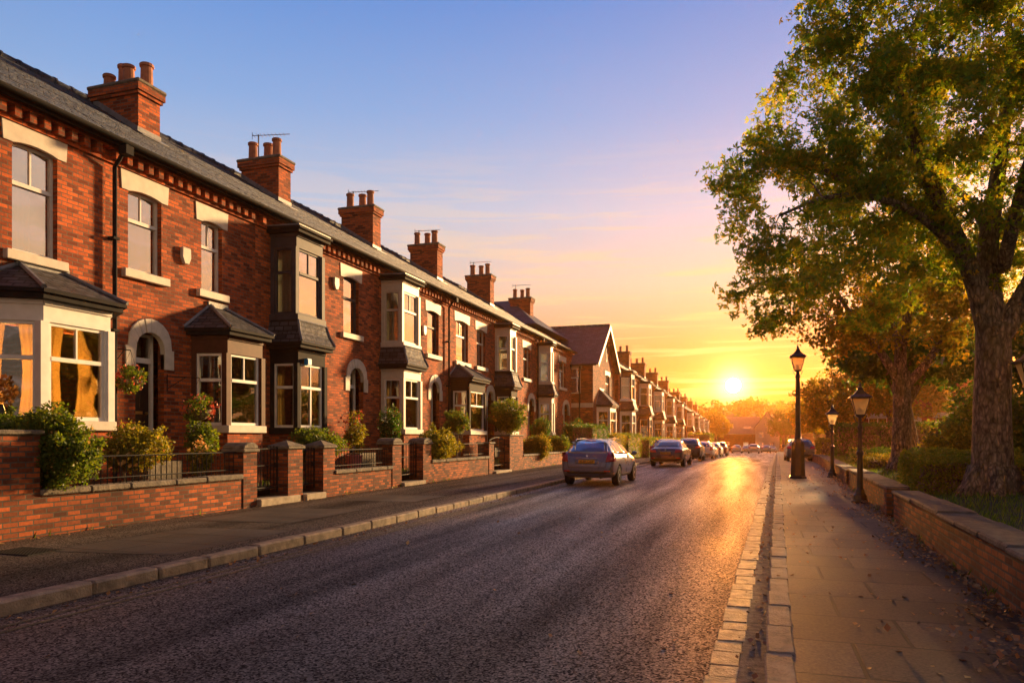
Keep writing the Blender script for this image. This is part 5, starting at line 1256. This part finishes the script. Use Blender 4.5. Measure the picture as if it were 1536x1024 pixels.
# buildings closing the far end of the road
def end_house(label,x,y,w,d,ez,rz,front=False,dormer=False):
    z0=gz(y)-.2; r=empty('end_house',(x,y,z0),label,'house','hazy houses at the road end'); m=MB()
    wins=[(w*.25-w/2,1.0,1.0,2.5),(w*.7-w/2,1.2,1.0,2.5),(w*.25-w/2,1.0,3.6,5.0),(w*.7-w/2,1.0,3.6,5.0)]
    wins=[q for q in wins if q[3]<ez-.1]
    wl=wall_holes([(q[0]-q[1]/2,q[0]+q[1]/2,q[2],q[3]) for q in wins],-w/2,w/2,0,ez)
    m.add([(yy_,-xx_,zz_) for xx_,yy_,zz_ in wl.v],[f[::1] for f in wl.f])
    m.quad((w/2,0,0),(w/2,d,0),(w/2,d,ez),(w/2,0,ez)); m.quad((-w/2,d,0),(-w/2,0,0),(-w/2,0,ez),(-w/2,d,ez)); m.quad((w/2,d,0),(-w/2,d,0),(-w/2,d,ez),(w/2,d,ez))
    rf=MB(); o=.35
    if front:
        m.quad((-w/2,0,ez),(w/2,0,ez),(0,0,rz)); m.quad((w/2,d,ez),(-w/2,d,ez),(0,d,rz))
        rf.prism([(-w/2-o,-o,ez-.25),(0,-o,rz+.05),(0,d,rz+.05),(-w/2-o,d,ez-.25)],(0,0,.14)); rf.prism([(w/2+o,-o,ez-.25),(w/2+o,d,ez-.25),(0,d,rz+.05),(0,-o,rz+.05)],(0,0,.14))
    else:
        m.quad((w/2,0,ez),(w/2,d,ez),(w/2,d/2,rz)); m.quad((-w/2,d,ez),(-w/2,0,ez),(-w/2,d/2,rz))
        rf.prism([(-w/2-o,-o,ez-.2),(w/2+o,-o,ez-.2),(w/2+o,d/2,rz+.05),(-w/2-o,d/2,rz+.05)],(0,0,.14)); rf.prism([(-w/2-o,d+o,ez-.2),(-w/2-o,d/2,rz+.05),(w/2+o,d/2,rz+.05),(w/2+o,d+o,ez-.2)],(0,0,.14))
    m.build('wall',CREAM if front else BRICKD,r); rf.build('roof',simple('pale_tiles',(.42,.34,.27),.6,.2) if dormer else SLATE,r)
    for q in wins: sash(r,(q[0]-q[1]/2,.11),(1,0),(0,-1),q[1],q[2],q[3],WHITE,GLASS,0,'top1')
    if dormer:
        k=(rz-ez)/(d/2)
        for xx_ in (-w*.22,w*.24):
            dm=MB(); P=[(xx_+1.15*math.cos(t*.35),-.0,ez+1.35+.62*math.sin(t*.35)) for t in range(18)]; dm.prism([(a,.9,c) for a,b,c in P],(0,1.6,0)); dd=dm.build('dormer',CREAM,r)
            MB().prism([(xx_+.9*math.cos(t*.35),.88,ez+1.35+.42*math.sin(t*.35)) for t in range(18)],(0,.02,0)).build('pane',GLASS,dd)
    return r
end_house('wide pale-roofed house with two oval dormers closing the road',-4.4,188,9.5,7,4.6,8.6,False,True)
end_house('pale house with a pointed gable at the right of the road end',2.4,184,5.4,7,6.0,9.6,True)
end_house('brick house at the left of the road end, beside the pale-roofed one',-13.5,186,8,7,5.4,8.6,False)
end_house('brick house far right of the road end behind the hazy trees',11.5,186,8,7,5.4,8.6,False)

# far wood on the hill
W_=[]; rnd=random.Random(11)
for i in range(420):
    x=rnd.uniform(-130,120); y=rnd.uniform(205,395); z=tz(x,y); r_=rnd.uniform(2.2,4.2); W_.append(lumpy(75,[((x,y,z+r_*.75),(r_,r_,r_*.95))],.8,9,.4))
ow=scatter('woodland',np.concatenate(W_),1.25,LEAFD); tag(ow,kind='stuff')

# ------------------------------------------------------------------ litter, grass, weeds
n=2600; y=3.5+np.random.uniform(0,1,n)**1.7*34; e=np.abs(np.random.normal(0,.2,n))*(1+.6*np.sin(y*1.3)); P=np.stack([1.83+.032*y-.06-e,y,.095+np.random.uniform(0,.03,n)+np.where(e<.15,.03,0)],1)
m_=1150; y2=np.random.uniform(2.5,30,m_); x2=np.random.uniform(.2,1.8,m_); P=np.vstack([P,np.stack([x2,y2,np.full(m_,.092)],1)[:260]])
y3=np.random.uniform(2.5,30,500); P=np.vstack([P,np.stack([-.07+.0255*y3-.08+np.random.normal(0,.07,500),y3,np.full(500,.02)],1)[:330]])
y4=np.random.uniform(4,30,240); P=np.vstack([P,np.stack([-6.05+np.abs(np.random.normal(0,.09,240)),y4,np.full(240,.012)],1)])
y5=np.random.uniform(5,30,160); P=np.vstack([P,np.stack([-9.75+np.abs(np.random.normal(0,.16,160)),y5,np.full(160,.122)],1)])
xr=np.random.uniform(-6,-.3,110); yr=np.random.uniform(3.5,22,110); P=np.vstack([P,np.stack([xr,yr,np.full(110,.012)],1)])
lit=scatter('fallen_leaves',P,.055,DEAD,None,KITE,3.0,.4); tag(lit,kind='stuff')
n=42000; y=4+np.random.uniform(0,1,n)**1.4*42; x=1.83+.032*y+.40+np.random.uniform(0,1,n)**1.2*7; z=.47+(x-(1.83+.032*y)-.35)*.0824
gr=scatter('grass',np.stack([x,y,z-.01],1),.085,GRASSM,None,BLADE,0,.5,upright=True); tag(gr,kind='stuff')
n=5200; y=np.random.uniform(6,40,n); x=np.random.uniform(-11.9,-10.1,n); g2=scatter('grass',np.stack([x,y,np.full(n,.41)],1),.11,GRASSM,None,BLADE,0,.5,upright=True); tag(g2,kind='stuff')
n=900; y=np.random.uniform(5,40,n); cl=np.sin(y*5.1)+np.sin(y*2.3+1)>.5; y=y[cl]; wd=np.stack([np.where(np.random.rand(len(y))<.5,1.83+.032*y-.07,-9.77),y,np.full(len(y),.09)],1)
ww=scatter('weeds',wd,.09,GRASSM,None,BLADE,0,.5,upright=True); tag(ww,kind='stuff')

# ------------------------------------------------------------------ air, sky, sun, camera
EXPO=1.35
m,nt,out=new_mat('haze'); v=nt.nodes.new('ShaderNodeVolumePrincipled'); v.inputs['Color'].default_value=(1.0,.46,.14,1); v.inputs['Density'].default_value=.0006; v.inputs['Anisotropy'].default_value=.78; nt.links.new(v.outputs[0],out.inputs['Volume'])
hz=MB().box(-230,230,-60,450,-6,32).build('haze',m); tag(hz,kind='stuff')

SUNV=Vector((-.0302,1.0441,.07)).normalized()
w=bpy.data.worlds.new('World'); SC.world=w; w.use_nodes=True; nt=w.node_tree; nt.nodes.clear(); g=N(nt)
def lin(r,gg,b): return tuple(((c/255+.055)/1.055)**2.4 if c>10 else c/3294 for c in (r,gg,b))
d=g.n('TexCoord').outputs['Generated']; sp=g.n('SeparateXYZ',Vector=d); z=sp.outputs[2]
dot=g.n('VectorMath',{'operation':'DOT_PRODUCT'},i0=d,i1=tuple(SUNV)).outputs['Value']; dotp=g.math('MAXIMUM',dot,0.0)
east=g.ramp(g.math('MAXIMUM',z,0.0),[(0,lin(240,118,28)),(.05,lin(240,126,38)),(.12,lin(238,168,112)),(.20,lin(236,214,194)),(.29,lin(200,214,236)),(.40,lin(146,186,240)),(.52,lin(102,156,232)),(1.0,lin(36,54,112))])
west=g.ramp(g.math('MAXIMUM',z,0.0),[(0,lin(170,140,115)),(.15,lin(162,144,132)),(.4,lin(118,118,132)),(1,lin(34,48,95))])
side=g.math('MULTIPLY_ADD',dot,.9,.42,clamp=True)
sky=g.mix(side,west,east)
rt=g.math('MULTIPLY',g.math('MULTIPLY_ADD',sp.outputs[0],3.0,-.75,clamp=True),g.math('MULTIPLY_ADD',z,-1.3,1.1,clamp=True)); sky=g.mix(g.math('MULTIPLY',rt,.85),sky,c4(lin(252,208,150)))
nish=g.n('TexSky',{'sky_type':'NISHITA','sun_disc':False,'sun_elevation':R(5),'sun_rotation':R(-2)})
ns=g.mix(1.0,nish.outputs[0],(.03,.03,.03),'MULTIPLY'); sky=g.mix(.12,sky,ns)
# streaks of thin cloud low over the sunset
mp=g.n('Mapping',Vector=d,Scale=(1.6,1.6,30)); nz=g.n('TexNoise',Vector=mp.outputs[0],Scale=2.6,Detail=7.0,Roughness=.55,Distortion=.5).outputs[0]
band=g.ramp(z,[(.02,(.3,.3,.3)),(.07,(1,1,1)),(.17,(.8,.8,.8)),(.28,(.35,.35,.35)),(.38,(0,0,0))]); cm=g.mix(1.0,g.ramp(nz,[(.49,(0,0,0)),(.60,(1,1,1))]),band,'MULTIPLY')
cc=g.mix(g.math('POWER',dotp,8.0),c4(lin(252,214,200)),c4(lin(255,226,150)))
sky=g.mix(g.math('MULTIPLY',cm,.8),sky,cc)
def glow(col,p,k):
    global sky
    gl=g.mix(1.0,c4(col),g.n('CombineXYZ',X=g.math('MULTIPLY',g.math('POWER',dotp,p),k),Y=g.math('MULTIPLY',g.math('POWER',dotp,p),k),Z=g.math('MULTIPLY',g.math('POWER',dotp,p),k)).outputs[0],'MULTIPLY'); sky=g.mix(1.0,sky,gl,'ADD')
glow((1.0,.30,.02),14,.10); glow((1.0,.30,.01),90,.15); glow((1.0,.52,.10),700,.75); glow((1.0,.70,.25),4500,3.5)
disc=g.ramp(g.math('MULTIPLY_ADD',dot,1.0/(1-math.cos(R(.54))),-math.cos(R(.54))/(1-math.cos(R(.54)))),[(.0,(0,0,0)),(.6,(1,1,1))])
sky=g.mix(1.0,sky,g.mix(1.0,disc,(10500.0,3900.0,540.0),'MULTIPLY'),'ADD')
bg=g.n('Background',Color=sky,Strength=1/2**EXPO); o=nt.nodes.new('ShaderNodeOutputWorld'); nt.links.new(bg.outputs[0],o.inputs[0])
w.cycles.sampling_method='MANUAL'; w.cycles.sample_map_resolution=2048

AZ,EL=R(21),R(11)
sd=Vector((math.sin(AZ)*math.cos(EL),math.cos(AZ)*math.cos(EL),math.sin(EL)))
sl=bpy.data.lights.new('second_sun','SUN'); sl.energy=4.7; sl.angle=R(5); sl.color=(1.0,.60,.25); so=bpy.data.objects.new('second_sun',sl); COL.objects.link(so); so.rotation_euler=sd.to_track_quat('Z','Y').to_euler()  # second sun, added right of the sky's disc to light the house fronts

cam=bpy.data.cameras.new('camera'); cam.sensor_width=36; cam.lens=F_PX*36/1536; cam.shift_y=143/1536; cam.clip_start=.05; cam.clip_end=3000
co=bpy.data.objects.new('camera',cam); COL.objects.link(co); co.location=(0,0,CAM_H); co.rotation_euler=(R(90),0,YAW); SC.camera=co
SC.view_settings.view_transform='Standard'; SC.view_settings.look='None'; SC.view_settings.exposure=EXPO; SC.view_settings.gamma=1
cy=SC.cycles; cy.use_denoising=True; cy.sample_clamp_indirect=4.0; cy.max_bounces=8; cy.transparent_max_bounces=16; cy.volume_bounces=1; cy.caustics_reflective=False; cy.caustics_refractive=False
try: cy.denoiser='OPENIMAGEDENOISE'
except Exception: pass
